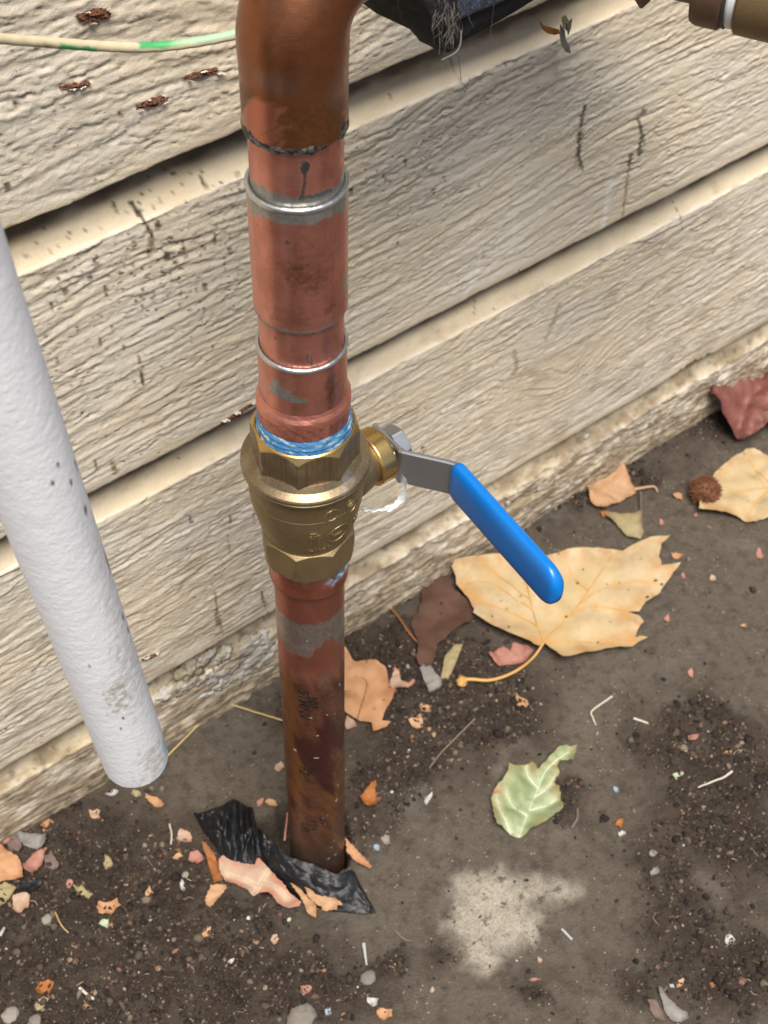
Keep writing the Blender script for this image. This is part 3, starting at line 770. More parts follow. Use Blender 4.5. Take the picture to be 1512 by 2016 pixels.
# stem, packing nut, lever
AS = math.radians(0.5)
S_ = np.array([math.cos(AS), math.sin(AS), 0]); L_ = np.array([math.sin(AS), -math.cos(AS), 0]); ZS = 342.0
FR = (np.array([0, 0, ZS+3.0]), S_, L_, np.array([0, 0, 1.0]))
V, F, *_ = lathe(dense([(14, 14.5), (24, 14.0), (30, 12.8), (33, 11.8), (35.5, 11.2), (36, 9.6)], .6), 96, FR); build('stem_boss', V, F, BRASS, valve, FR[0]+S_*30, 40)
V, F, *_ = lathe(dense([(34.6, 8), (34.6, 13.2), (35.6, 13.9), (42.8, 13.9), (43.8, 13.2), (43.8, 5)], .5), 128, FR); build('packing_nut', V, F, GOLD, valve, FR[0]+S_*41, 35)
STL = NT('zinc_steel'); b = STL; n1 = b.noise(250, 4); n2 = b.noise(60, 3)
b.set(color=b.mix(n2, (.50, .51, .52), (.38, .385, .39)), metal=.9, rough=b.mixf(n1, .28, .42), normal=b.bump(n1, .12, .0005))
def hexr(R0, off):
    ap = R0*math.cos(math.pi/6)
    return lambda T, Z, Rr: np.minimum(Rr, ap/np.cos(((T-off) % (math.pi/3))-math.pi/6))
V, F, *_ = lathe(dense([(48.6, 3), (48.6, 10.4), (54.2, 10.4), (55.2, 9.2), (55.6, 8.2), (55.2, 5.8), (56.8, 5.2), (57.2, 3.5), (57.2, .01)], .4), 120, FR, hexr(9.8, .35)); build('stem_nut', V, F, [STL], valve, FR[0]+S_*53, 30)
V, F, *_ = lathe(dense([(42, 4.6), (50, 4.6)], 2), 32, FR); build('stem', V, F, STL, valve, FR[0]+S_*46, 40)
# lever: flat steel bar on edge, cranked outward, running away from the wall
G0, G1 = 33.5, 63.2
key = [(-11, 47.8, ZS), (2, 47.8, ZS), (9.5, 47.6, ZS), (12.2, 48.8, ZS), (29.5, 61.8, ZS-.5), (G0, G1, ZS-.5)]
tip = (113.0, 56.5, ZS-1)
key += [(G0+(tip[0]-G0)*t, G1+(tip[1]-G1)*t, ZS-.5+(tip[2]-ZS+.5)*t) for t in (.12, .5, .9)]
pts = smooth_path([(S_*k[1]+L_*k[0]+np.array([0, 0, k[2]])) for k in key], 6)
def strap(path, hw, th, name, mat, parent, rnd=.25):
    P = np.array(path); n = len(P); T = np.gradient(P, axis=0); T /= np.linalg.norm(T, axis=1)[:, None]
    prof = [(-1, -.5), (-1, .5), (-.93, 1), (.93, 1), (1, .5), (1, -.5), (.93, -1), (-.93, -1)]
    V = []
    for i in range(n):
        sd2 = np.cross(T[i], [0, 0, 1.0]); sd2 /= np.linalg.norm(sd2); up2 = np.cross(sd2, T[i])
        h = hw(i/(n-1)) if callable(hw) else hw
        for (pz, py) in prof:
            V.append(P[i]+up2*h*pz+sd2*th*.5*py)
    F = [tuple(f) for f in grid_faces(n, 8, True)]+[tuple(range(8))[::-1], tuple(range((n-1)*8, n*8))]
    return build(name, V, F, mat, parent, P[0], 25)
strap(pts, 11.2, 2.6, 'lever', STL, valve)
BLU = NT('blue_vinyl'); b = BLU; n1 = b.noise(160, 3); n2 = b.noise(30, 3)
nd = b.noise(420, 4, .7); nl = b.noise(14, 4)
bc = b.mix(n2, (.001, .155, .52), (.001, .130, .44)); bc = b.mix(b.math('MULTIPLY', b.math('MULTIPLY', b.ramp(nd, .55, .75), b.ramp(nl, .4, .65)), .28), bc, (.20, .25, .32))
b.set(color=bc, rough=b.mixf(nl, .24, .44), spec=.5, normal=b.bump(n1, .06, .0008))
gst = np.array(S_*G1+L_*G0+np.array([0, 0, ZS-.5])); gen = np.array(S_*tip[1]+L_*tip[0]+np.array([0, 0, tip[2]]))
gd = (gen-gst)/np.linalg.norm(gen-gst); GL = np.linalg.norm(gen-gst); gsd = np.cross(gd, [0, 0, 1.0]); gsd /= np.linalg.norm(gsd); gup = np.cross(gsd, gd)
V = []; N1 = 60; N2 = 40
for i in range(N1):
    t = -1.5+(GL+1.5)*(1-(1-i/(N1-1))**1.0)
    e = (GL-t); hw = 12.3; k = 1.0
    rcap = 11.0
    if e < rcap:
        k = math.sqrt(max(1e-4, 1-((rcap-e)/rcap)**2)); 
    ks = 1.0
    if t < .5:
        ks = .90+.1*max(0, (t+1.5)/2.0)
    for j in range(N2):
        a = 2*math.pi*j/N2; ca, sa = math.cos(a), math.sin(a)
        pz = math.copysign(abs(ca)**.62, ca); py = math.copysign(abs(sa)**.72, sa)
        th = 3.9*min(1, .45+.75*k)
        V.append(gst+gd*t+gup*pz*hw*k*ks+gsd*py*th*ks*(.35+.65*min(1, k*1.6)))
F = [tuple(f) for f in grid_faces(N1, N2, True)]+[tuple(range(N2))[::-1], tuple(range((N1-1)*N2, N1*N2))]
build('lever_grip', V, F, BLU, valve, gst, 60)
# torn tape tail under the packing nut
TAPE = NT('ptfe_tape'); TAPE.set(color=(.78, .78, .77), rough=.45, sss=.2, spec=.4)
T0 = [(S_*46.9+np.array([0, 0, 338])+L_*13), (S_*47.2+np.array([0, 0, 330])+L_*14.5), (S_*45.5+np.array([0, 0, 322])+L_*14), (S_*40+np.array([0, 0, 318])+L_*12), (S_*33+np.array([0, 0, 319])+L_*10), (S_*27+np.array([0, 0, 322])+L_*8)]
P = smooth_path(T0, 8); n = len(P); V = []
for k, off in ((0, .15), (1, -.15)):
    for i in range(n):
        wdt = 2.2+1.6*math.sin(i*.55)+1.4*random.random()+2.5*math.exp(-((i-20)/6)**2)
        for j in range(5):
            q = j/4-.5; V.append(P[i]+np.array([0, -1, .45])*q*wdt+np.array([.6, 0, .3])*math.sin(i*.9+j*1.3)*.55+np.array([0, .4, .9])*off)
G = grid_faces(n, 5); F = [tuple(f) for f in G]+[tuple(f[::-1]+n*5) for f in G]
for j0 in (0, 4):
    F += [(i*5+j0, (i+1)*5+j0, (i+1)*5+j0+n*5, i*5+j0+n*5) for i in range(n-1)]
build('tape_tail', V, F, TAPE, valve, P[0], 60)

# ---- upper adapter, coupling, tubes, elbow
DOPE = NT('blue_pipe_dope'); b = DOPE; n1 = b.noise(1, 5, .65, b.obj((170, 170, 520))); n2 = b.noise(500, 3)
c = b.mix(b.ramp(n1, .46, .68), (.03, .165, .35), (.42, .51, .53)); c = b.mix(b.math('MULTIPLY', b.ramp(n2, .62, .7), .7), c, (.05, .04, .04))
b.set(color=c, rough=.55, normal=b.bump(n1, .5, .001))
cpart('pipe_dope', [(393.2, 21.0), (394.4, 21.3), (396.0, 20.9), (397.2, 21.1), (398.6, 20.5), (400.0, 20.7), (401.6, 20.0), (402.4, 19.2)], DOPE, lambda P, T, Z: None, step=.4, rfun=lambda T, Z, R: R+.35*cyln(T, Z, 5, 2.5, 3))
def p_fl(P, T, Z):
    P[:, 1] = .75*sstep(410.5, 408.5, Z+.7*per(T, 3, 1))*sstep(-.6, .2, cyln(T, Z, 3, 8, 2)+.3)
    P[:, 0] = .5*sstep(.25, .5, cyln(T, Z, 4, 5, 7))*sstep(411, 413, Z)
FL = copper('rosy_rim', (.78, .31, .225), (.56, .20, .14), (.17, .06, .04), .42)
hf = hexr(22.6, math.radians(-8))
cpart('adapter_flange', [(402.0, 18.5), (402.2, 20.4), (409.6, 20.9), (411.0, 20.9), (412.6, 20.6), (414.6, 19.4), (416.5, 18.8)], FL, p_fl, step=.4, rfun=lambda T, Z, R: np.minimum(R, .35*hf(T, Z, R)+.65*R)+.18*cyln(T, Z, 5, 2, 4)*(Z > 408))
def p_ad(P, T, Z):
    spot(P, 0, T, Z, 549, 772, 18.8, 5.5, 3.0, 1, .8, .25, 2); spot(P, 0, T, Z, 562, 778, 18.8, 3.5, 2.6, 1, .5, .25, 3); spot(P, 0, T, Z, 583, 788, 18.8, 5, 1.8, 1, .4, .25, 4); spot(P, 0, T, Z, 543, 757, 18.8, 2.2, 2.8, 1, .4, .25, 5)
    P[:, 2] = np.maximum(P[:, 2], .25*P[:, 0])
    spot(P, 1, T, Z, 652, 770, 18.8, 2.6, 14, .9, .5, .6, 5, 2); spot(P, 1, T, Z, 640, 800, 18.8, 8, 8, .4, .6, .6, 6, 2)
    spot(P, 2, T, Z, 668, 750, 18.8, 1.6, 2, .5, .6, .5, 7)
    for (u, v, r) in [(577, 755, .5), (579, 765, .6), (616, 765, .8), (610, 750, .4)]:
        spot(P, 2, T, Z, u, v, 18.8, r, r, .8, .3, .3, 8)
cpart('upper_adapter', [(414, 18.0), (415, 18.75), (441.8, 18.75), (442.2, 17.4)], CU_NEW, p_ad)
def bead(z, R, r, name, mat, seed, amp=.25):
    V = []; n = 220; k = 12
    th = np.linspace(-np.pi, np.pi, n, endpoint=False); rr = r*(1+amp*per(th, seed, 1, 3)); zz = z+.35*per(th, seed+4, 2, 1.2)
    for i in range(n):
        a = PHC+th[i]; e = np.array([math.cos(a), math.sin(a), 0])
        for j in range(k):
            b2 = 2*math.pi*j/k; V.append(e*(R+rr[i]*math.cos(b2))+np.array([0, 0, zz[i]+rr[i]*1.15*math.sin(b2)]))
    return build(name, V, grid_faces(n, k, True)[np.r_[0:(n-1)*k]] if False else _torus(n, k), mat, riser, (0, 0, z), 80)
def _torus(n, k):
    i = np.arange(n)[:, None]; j = np.arange(k)[None]; a = i*k+j; b = ((i+1) % n)*k+j; c = ((i+1) % n)*k+(j+1) % k; d = i*k+(j+1) % k
    return np.stack([a, b, c, d], -1).reshape(-1, 4)
bead(442.3, 18.3, 1.05, 'solder_ring', SOLD, 3, .2)
def p_t2(P, T, Z):
    spot(P, 2, T, Z, 605, 706, 17.5, .8, 4, .8, .8, .4, 1); spot(P, 2, T, Z, 613, 712, 17.5, .7, 4.5, .8, .7, .4, 2); line(P, 2, T, Z, [(592, 692), (602, 708)], 17.5, .4, .7, .5, 3); line(P, 2, T, Z, [(612, 690), (613, 715)], 17.5, .4, .6, .5, 3)
    P[:, 2] = np.maximum(P[:, 2], .55*sstep(444.8, 443.3, Z+1.4*per(T, 2, 1, 4)))
    spot(P, 2, T, Z, 543, 667, 17.5, .8, 1.2, .7, .6, .4, 4); P[:, 1] = .25*sstep(0, .5, cyln(T, Z, 3, 8, 2))
cpart('short_tube', [(440, 17.0), (440, 17.5), (466, 17.5), (466, 17.0)], CU_NEW, p_t2)
def p_cp(P, T, Z):
    P[:, 0] = sstep(0, .9, Z-(517.5+2.2*per(T, 2, 1, 2.2)-3.2*np.exp(-((T+1.05)/.16)**2)-3*np.exp(-((T-1.1)/.2)**2)+1.5*np.exp(-((T-.75)/.25)**2)))
    spot(P, 1, T, Z, 588, 545, 19.1, 6.5, 8, .8, .9, .6, 1, 1.5); spot(P, 1, T, Z, 622, 555, 19.1, 4.5, 7, .75, .9, .6, 2, 1.5); spot(P, 1, T, Z, 620, 470, 19.1, 9, 26, .35, .7, .6, 3, 3); spot(P, 1, T, Z, 578, 633, 19.1, 9, 6, .55, .8, .5, 4, 2)
    spot(P, 1, T, Z, 650, 607, 19.1, 3.5, 2.4, .7, .9, .5, 5); spot(P, 2, T, Z, 566, 478, 19.1, 1.5, 1.2, .9, .3, .3, 6); spot(P, 2, T, Z, 616, 485, 19.1, .8, 1.0, .6, .5, .3, 7)
    spot(P, 0, T, Z, 682, 556, 19.1, 3.5, 4.5, .9, .6, .3, 8)
    P[:, 2] = np.maximum(P[:, 2], .6*sstep(465.2, 464.0, Z+1.0*per(T, 2, 5, 4))); P[:, 0] = np.maximum(P[:, 0], .55*sstep(466.0, 464.6, Z+1.2*per(T, 2, 4, 3)))
cpart('coupling', [(463.0, 17.3), (462.8, 18.7), (463.8, 19.1), (523, 19.1), (523.4, 17.3)], CU_NEW, p_cp)
bead(523.6, 18.6, 1.1, 'solder_ring', SOLD, 8, .2)
def p_t1(P, T, Z):
    P[:, 0] = sstep(0, .7, 530.2+2.0*per(T, 4, 3, 1.6)-Z)
    line(P, 2, T, Z, [(600, 326), (601, 345), (598, 370), (594, 388)], 17.5, .9, .95, .4, 1); spot(P, 2, T, Z, 600, 330, 17.5, 1.8, 3.0, 1, .5, .3, 2); line(P, 2, T, Z, [(592, 390), (625, 384), (650, 375)], 17.5, 1.2, .85, .9, 3)
    P[:, 1] = .35*sstep(-.1, .5, cyln(T, Z, 3, 10, 5))*sstep(-.1, .6, T)
    for (u, v, r) in [(622, 343, .6), (632, 357, .5), (640, 335, .5)]:
        spot(P, 2, T, Z, u, v, 17.5, r, r, .7, .3, .3, 8)
cpart('upper_tube', [(522, 17.0), (522, 17.5), (556, 17.5), (556, 17.0)], CU_NEW, p_t1)
# burnt solder round the elbow mouth: ragged, thicker at the sides
def ragged():
    n, k = 240, 12; th = np.linspace(-np.pi, np.pi, n, endpoint=False)
    gap = np.exp(-((th-.75)/.22)**2)
    r = np.clip(1.25*(1+.75*per(th, 5, 3, 3.5))*(1-.8*gap), .15, 3); up = 1.8+5.0*np.clip(per(th, 9, 5, 3)-.05, 0, 1)*np.exp(-((np.abs(th)-.95)/.45)**2)+2.6*np.exp(-((th-1.15)/.3)**2)+1.5*np.exp(-((th+1.05)/.3)**2)
    V = []; nzr = per(th, 2, 7, 12)
    for i in range(n):
        e = np.array([math.cos(PHC+th[i]), math.sin(PHC+th[i]), 0])
        for j in range(k):
            b2 = 2*math.pi*j/k; z = 550.2+r[i]*math.sin(b2)*(up[i]/1.2 if math.sin(b2) > 0 else 1.5)
            V.append(e*(18.45+(.55+.5*r[i]/1.5)*math.cos(b2)+.12*nzr[i])+np.array([0, 0, z]))
    build('burnt_solder', V, _torus(n, k), FLUX, riser, (0, 0, 550), 80)
ragged()
BA = math.radians(13); DA = np.array([math.cos(BA), math.sin(BA), 0])
def elbow():
    rb = 23.0; zc = 583.0; path = []; rad = []
    for z in np.arange(550.2, zc, .8):
        path.append((0, 0, z)); rad.append(19.15+.35*sstep(572, 583, z))
    for i in range(1, 61):
        a = i/60*math.pi/2; path.append(DA*rb*(1-math.cos(a))+np.array([0, 0, zc+rb*math.sin(a)])); rad.append(19.5-.4*math.sin(2*a))
    for d in np.arange(1, 24, 1.0):
        path.append(DA*(rb+d)+np.array([0, 0, zc+rb])); rad.append(19.15)
    P = np.array(path); n = len(P); seg = 200
    T = np.gradient(P, axis=0); T /= np.linalg.norm(T, axis=1)[:, None]
    sd2 = np.array([-math.sin(BA), math.cos(BA), 0]); V = []; TH = []; ZZ = []
    for i in range(n):
        nn = np.cross(sd2, T[i])                       # at the foot: -DA direction family
        th = np.linspace(0, 2*np.pi, seg, endpoint=False)
        V.append(P[i]+rad[i]*(np.cos(th)[:, None]*sd2+np.sin(th)[:, None]*nn)); TH.append(th); ZZ.append(np.full(seg, i*.8))
    V = np.concatenate(V)
    # inner lip so the mouth has thickness
    z = V[:, 2]; ang = np.arctan2(V[:, 1], V[:, 0])-PHC; ang = (ang+np.pi) % (2*np.pi)-np.pi; s = np.concatenate(ZZ)
    q = np.zeros((len(V), 4)); nz = fbm(V[:, 0]/11, V[:, 2]/9+V[:, 1]/11, 5, 81)
    lowz = sstep(575, 566, z)
    br = lowz*sstep(-.1, .25, nz+.45*np.exp(-((ang+.75)/.42)**2)-.55*np.exp(-((ang-.35)/.6)**2)+.25*sstep(560, 552, z)*(ang < .3))
    q[:, 1] = np.clip(.78*lowz*(1-br)+.18*(1-lowz)+.25*(1-lowz)*sstep(0, .4, nz), 0, 1)
    q[:, 0] = .28*np.exp(-((ang-1.0)/.3)**2-((z-571)/7)**2)+.22*np.exp(-((ang+.35)/.45)**2-((z-577)/4)**2)
    qb = np.where(br > .5, 1, 0)
    add = {'paint': q, 'bright': br}
    o = build('elbow', V, grid_faces(n, seg, True)[:, ::-1], ELB, riser, (0, 0, 550), 60, add)
    V, F = tube([DA*(rb+20)+np.array([0, 0, zc+rb]), DA*(rb+60)+np.array([0, 0, zc+rb]), DA*250+np.array([0, 0, zc+rb])], 17.5, 64)
    build('upper_branch', V, F, CU_OLD2, riser, DA*40+np.array([0, 0, zc+rb]), 40)
ELB = copper('elbow_copper', (.34, .125, .06), (.20, .08, .03), (.11, .055, .016), .30)
ab = ELB.attr('bright'); cur = ELB.b.inputs['Base Color'].links[0].from_socket
ELB.set(color=ELB.mix(ELB.math('MULTIPLY', ab.outputs['Fac'], .85), cur, (.56, .205, .135)))
CU_OLD2 = NT('brown_copper'); CU_OLD2.set(color=CU_OLD2.mix(CU_OLD2.noise(60), (.30, .11, .055), (.18, .07, .03)), metal=.85, rough=.35)
elbow()

# ================================================================== PAINTED DRAIN PIPE (left)
WP = NT('white_paint'); b = WP
pa = b.sep(b.attr('paint').outputs['Color']); n1 = b.noise(45, 4); n2 = b.noise(330, 4, .6); n3 = b.noise(900, 3)
c = b.mix(n1, (.88, .88, .89), (.84, .84, .84)); c = b.mix(b.math('MULTIPLY', pa[0], b.ramp(n2, .35, .65)), c, (.36, .31, .22))
c = b.mix(b.math('MULTIPLY', b.ramp(n3, .72, .76), .8), c, (.16, .13, .10))
c = b.mix(pa[1], c, (.38, .60, .60)); c = b.mix(pa[2], c, (.14, .09, .06))
b.set(color=c, rough=.5, spec=.45, normal=b.bump(n2, .25, .0010, b.bump(n3, .15, .0005)))
WE = np.array([-126.44, -47.62, 299.3]); WD = np.array([-.0985, -.0872, .9913]); WD /= np.linalg.norm(WD); WR = 14.3
we1 = np.cross(WD, [0, 1.0, 0]); we1 /= np.linalg.norm(we1)
vd = CAM-(WE+WD*80); vd -= WD*np.dot(vd, WD); vd /= np.linalg.norm(vd); vr = np.cross(WD, vd)
def whitepipe():
    pr = dense([(10, 11.5), (.6, 11.6), (0, 12.4), (.2, 13.6), (1.2, 14.2), (430, 14.2)], .9); pr[:, 0] += 1
    def rf(T, Z, R):
        return R+(R > 13)*(.075*fbm(T*14.2/1.8, Z/1.1, 3, 55)*sstep(-.6, .3, fbm(T*3, Z/40, 2, 56)+.2)+.07*fbm(T*14/9, Z/9, 2, 57)+.25*np.exp(-((T-.12)/.03)**2)*(Z < 75))
    V, F, T, Z, Rr = lathe(pr, 170, (WE, WD, vd, vr), rf)
    q = np.zeros((len(T), 3))
    def sp2(ch, a0, z0, wa, wz, val, ns=.8):
        d = np.hypot((T-a0)/wa, (Z-z0)/wz)+ns*fbm(T*5, Z/4, 4, 58+ch); q[:, ch] = np.maximum(q[:, ch], val*sstep(1.35, .6, d))
    sp2(0, .12, 88, .42, 14, .8); sp2(0, .5, 18, .6, 16, .55); sp2(0, .7, 95, .6, 30, .45); sp2(0, .9, 150, .35, 60, .35); sp2(0, .2, 5, .8, 7, .4)
    sp2(1, 1.35, 12, .38, 9, .95, .4); sp2(1, 1.0, 4, .5, 3, .5, .6)
    for (a0, z0, wa, wz) in [(1.15, 130, .05, 3.5), (1.22, 118, .06, 2.5), (.35, 232, .05, 1.4), (.8, 225, .05, 1.8), (1.0, 205, .07, 3), (.05, 70, .04, 1.2), (-.1, 62, .03, 1.4), (-.3, 118, .03, 1), (1.3, 165, .07, 7), (1.25, 225, .05, 3), (.6, 238, .05, 1.4)]:
        sp2(2, a0, z0, wa, wz, .9, .5)
    o = build('white_pipe', V, F[:, ::-1] if False else F, WP, None, WE, 50, {'paint': q})
    tag(o, 'white painted pipe ending in mid-air before the siding, teal patch at its end', 'pipe')
whitepipe()

# ================================================================== GROUND WIRE
GW = NT('painted_wire'); b = GW
pa = b.sep(b.attr('paint').outputs['Color']); n1 = b.noise(260, 4)
c = b.mix(n1, (.62, .53, .36), (.52, .43, .28)); c = b.mix(pa[0], c, (.05, .33, .10)); c = b.mix(pa[1], c, (.22, .44, .27)); c = b.mix(b.math('MULTIPLY', pa[2], b.ramp(n1, .3, .55)), c, (.13, .08, .05))
b.set(color=c, rough=.5, normal=b.bump(n1, .3, .0006))
P = smooth_path([on_y(-260, 40, 66), on_y(-90, 66, 68), on_y(0, 76, 72), on_y(100, 84, 76), on_y(200, 91, 78), on_y(290, 93, 77), on_y(380, 84, 72), on_y(470, 66, 66), on_y(560, 40, 60), on_y(650, 5, 55), on_y(740, -60, 50)], 24)
V, F = tube(P, 2.0+.06*np.sin(np.arange(len(P))*.7), 20)
V = np.array(V); n = len(P); idx = np.repeat(np.arange(n), 20); ctr = P[idx]; up_ = (V-ctr)[:, 2]/2.4
uu = idx/24.0
q = np.zeros((len(V), 3)); nz = fbm(uu*2.6, V[:, 2]/3, 3, 12)
q[:, 0] = sstep(3.0, 3.12, uu+.2*nz)*sstep(3.95, 3.8, uu+.2*nz)*sstep(.35, -.1, up_+.5*nz)+sstep(4.7, 4.85, uu)*sstep(5.9, 5.4, uu+.2*nz)*sstep(.0, .45, up_+.3*nz)
q[:, 1] = .75*sstep(5.3, 5.9, uu+.2*nz)*sstep(-.05, .45, up_+.4*nz)
q[:, 2] = sstep(-.25, -.7, up_+.2*nz)*sstep(3.8, 4.6, uu)+.8*sstep(2.6, 2.8, uu)*sstep(3.1, 2.9, uu)*sstep(.2, -.4, up_+.3*nz)
o = build('ground_wire', V, F, GW, None, P[n//2], 60, {'paint': np.clip(q, 0, 1)})
tag(o, 'cream wire with green paint running behind the copper elbow', 'wire')

# ================================================================== PIPE INSULATION (top centre)
FOAM = NT('black_foam'); b = FOAM; n1 = b.noise(380, 5, .7); n2 = b.noise(70, 3)
b.set(color=b.mix(n1, (.006, .006, .007), (.028, .026, .026)), rough=.8, normal=b.bump(n1, .8, .002), spec=.3)
JAK = NT('speckled_jacket'); b = JAK; n1 = b.noise(900, 4, .7); n2 = b.voro(700)
b.set(color=b.mix(b.ramp(n1, .42, .6), (.012, .016, .026), (.075, .10, .145)), rough=.55, normal=b.bump(n1, .9, .0015))
ins = empty('pipe_insulation', DA*150+np.array([0, 0, 520]))
tag(ins, 'sagging black foam insulation with speckled jacket and cobwebs, hanging from the pipe branch', 'insulation')
BN = np.array([-math.sin(BA), math.cos(BA), 0])
def ins_pt(u, v, dy):
    return on_plane(u, v, BN*dy, BN)
def slab(outline, n0, n1_, name, mat, bev=4, wob=1.2, seed=0):
    """outline traced on the front plane, pushed back along the wall-ward normal; rounded and uneven"""
    O = smooth_path(outline+[outline[0]], 5)[:-1]; c = O.mean(0); rows = [(n0, .0), (n0, .9), (n0+bev*.3, 1.0-.0), (n0+bev, 1.02), (n1_-bev, 1.02), (n1_-bev*.3, 1.0), (n1_, .92), (n1_, 0)]
    V = []; k = len(O)
    for (d, s) in rows:
        for i in range(k):
            p = c+(O[i]-c)*s; w_ = wob*float(fbm(p[0]/9+seed, p[2]/9+d/7, 3, 50+seed)); V.append(p+BN*(d-n0)+BN*w_*.7+(p-c)/(np.linalg.norm(p-c)+1e-6)*w_)
    F = [tuple(f) for f in grid_faces(len(rows), k, True)]
    return build(name, V, F, mat, ins, c, 70)
front = -26.0
ol = [ins_pt(u, v, front) for u, v in [(822, -30), (838, 18), (852, 50), (864, 80), (878, 102), (890, 109), (903, 98), (909, 70), (905, 40), (905, -60), (890, -120), (850, -130), (815, -90)]]
slab(ol, front, -10, 'foam_end', FOAM, 7, 1.6, 1)
ol = [ins_pt(u, v, front+6) for u, v in [(900, 95), (990, 45), (1075, -6), (1200, -78), (1320, -150), (1320, -330), (1000, -200), (880, -110), (880, 20)]]
slab(ol, front+6, 30, 'foam_sleeve', FOAM, 12, 1.2, 2)
ol = [ins_pt(u, v, front+3) for u, v in [(898, 42), (930, 28), (960, 16), (1010, -6), (1060, -36), (1240, -140), (1240, -300), (990, -190), (885, -110), (885, 0)]]
slab(ol, front+1, front+5, 'jacket', JAK, .8, .5, 3)
FIBW = NT('cobweb'); FIBW.set(color=(.17, .15, .125), rough=.9)
mb = MB(); rr = random.Random(5)
for k in range(46):
    u0 = rr.gauss(880, 12); v0 = rr.uniform(-10, 40); u = u0; pth = []
    dv = rr.uniform(12, 22)
    for i in range(5):
        pth.append(ins_pt(u, v0+i*dv*.8, front-1.6-rr.random()*2.5)); u += rr.gauss(1.0, 6)
    V, F = tube(smooth_path(pth, 4), rr.uniform(.035, .09), 4); mb.add(V, F)
for k in range(0):
    u0, v0 = rr.gauss(800, 8), rr.uniform(2, 40); V, F = tube(smooth_path([ins_pt(u0, v0, front), ins_pt(u0-rr.uniform(2, 12), v0+rr.uniform(-8, 10), front-2), ins_pt(u0-rr.uniform(6, 18), v0+rr.uniform(0, 16), front)], 3), .1, 4); mb.add(V, F)
V, F = tube(smooth_path([ins_pt(908, 60, front-3), ins_pt(906, 88, front-4), ins_pt(896, 104, front-4), ins_pt(870, 118, front-5)], 6), .28, 5); mb.add(V, F)
V, F = tube(smooth_path([ins_pt(902, 108, front), ins_pt(906, 140, front+30), ins_pt(908, 158, front+52)], 6), .14, 4); mb.add(V, F)
V, F = tube(smooth_path([ins_pt(972, 10, front-1), ins_pt(969, 40, front+2), ins_pt(963, 78, front+5)], 6), .12, 4); mb.add(V, F)
o = mb.obj('cobweb', [FIBW], ins, ol[0], 60); o['kind'] = 'stuff'

# ================================================================== BRONZE FITTING (top right)
BZ = NT('brown_bronze'); b = BZ; n1 = b.noise(500, 4); n2 = b.noise(50, 3)
b.set(color=b.mix(n2, (.15, .085, .05), (.105, .06, .038)), metal=.35, rough=b.mixf(n1, .42, .58), normal=b.bump(n1, .2, .0006))
BZ2 = NT('olive_bronze'); b = BZ2; n1 = b.noise(600, 4); n2 = b.noise(50, 3)
b.set(color=b.mix(n2, (.20, .135, .06), (.16, .105, .05)), metal=.35, rough=b.mixf(n1, .4, .6), normal=b.bump(n1, .3, .0006))
SEAL = NT('white_seal'); SEAL.set(color=(.76, .77, .75), rough=.35)
GASK = NT('dark_gasket'); GASK.set(color=(.045, .05, .03), rough=.6)
FD = np.array([.50, -.866, 0]); FD /= np.linalg.norm(FD); FN = np.array([FD[1], -FD[0], 0]); F0 = np.array([262.0, 20.0, 0])
def fpt(u, v):
    p = on_plane(u, v, F0, FN); return np.dot(p-F0, FD), p[2]
ZF = 508.0
bt = {k: fpt(*uv) for k, uv in dict(a=(1335, -8), b=(1368, 4), c=(1380, 24), d=(1426, 48), e=(1460, 48), f=(1500, 66)).items()}
fit = empty('pipe_fitting', F0+np.array([0, 0, ZF])); tag(fit, 'brown bronze pipe fitting with white sealing ring at the upper right', 'fitting')
FF = (F0+np.array([0, 0, ZF]), FD, np.array([0, 0, 1.0]), np.cross(FD, [0, 0, 1.0]))
ra, rb_, rc_, rd, re_, rf_ = [ZF-bt[k][1] for k in 'abcdef']; ta, tb, tc, td, te, tf = [bt[k][0] for k in 'abcdef']
print('fitting', bt)
V, F, *_ = lathe(dense([(tb-60, 8), (tb-60, ra), (tb-.5, ra), (tb, ra+2.2), (tb+1.4, rd-1.2), (tb+4, rd), (td-1.5, rd), (td-.3, rd-1.2), (td-.3, rd-7)], .8), 120, FF); build('union_body', V, F, BZ, fit, FF[0]+FD*tb, 35)
V, F, *_ = lathe(dense([(td-.5, rd-8), (td-.5, rd-1.6), (td+1.6, rd-1.2), (td+1.6, rd-8)], .8), 120, FF); build('gasket', V, F, GASK, fit, FF[0]+FD*td, 35)
V, F, *_ = lathe(dense([(td+1.4, rd-8), (td+1.4, rd-2.4), (td+2.6, rd-1.9), (td+5.2, rd-1.9), (td+6.2, rd-2.6), (td+6.2, rd-9)], .6), 120, FF); build('seal_ring', V, F, SEAL, fit, FF[0]+FD*(td+3), 50)
V, F, *_ = lathe(dense([(td+6, 8), (td+6, rd-1.0), (td+7, rd), (tf+90, rd+.5), (tf+90, .01)], .9), 120, FF); build('union_nut', V, F, BZ2, fit, FF[0]+FD*(td+6), 35)
p0 = on_y(1262, 15, 40)
V, F = tube([p0, p0+np.array([0, 0, 4]), p0+np.array([0, 0, 9]), p0+np.array([0, 0, 46])], [.8, 3.6, 6.0, 6.0], 24); build('drain_plug', V, F, BZ, fit, p0, 40)
V, F = tube([p0+np.array([0, 0, 44]), FF[0]+FD*(tb-40)], 5.5, 24); build('plug_arm', V, F, BZ, fit, p0+np.array([0, 0, 22]), 40)

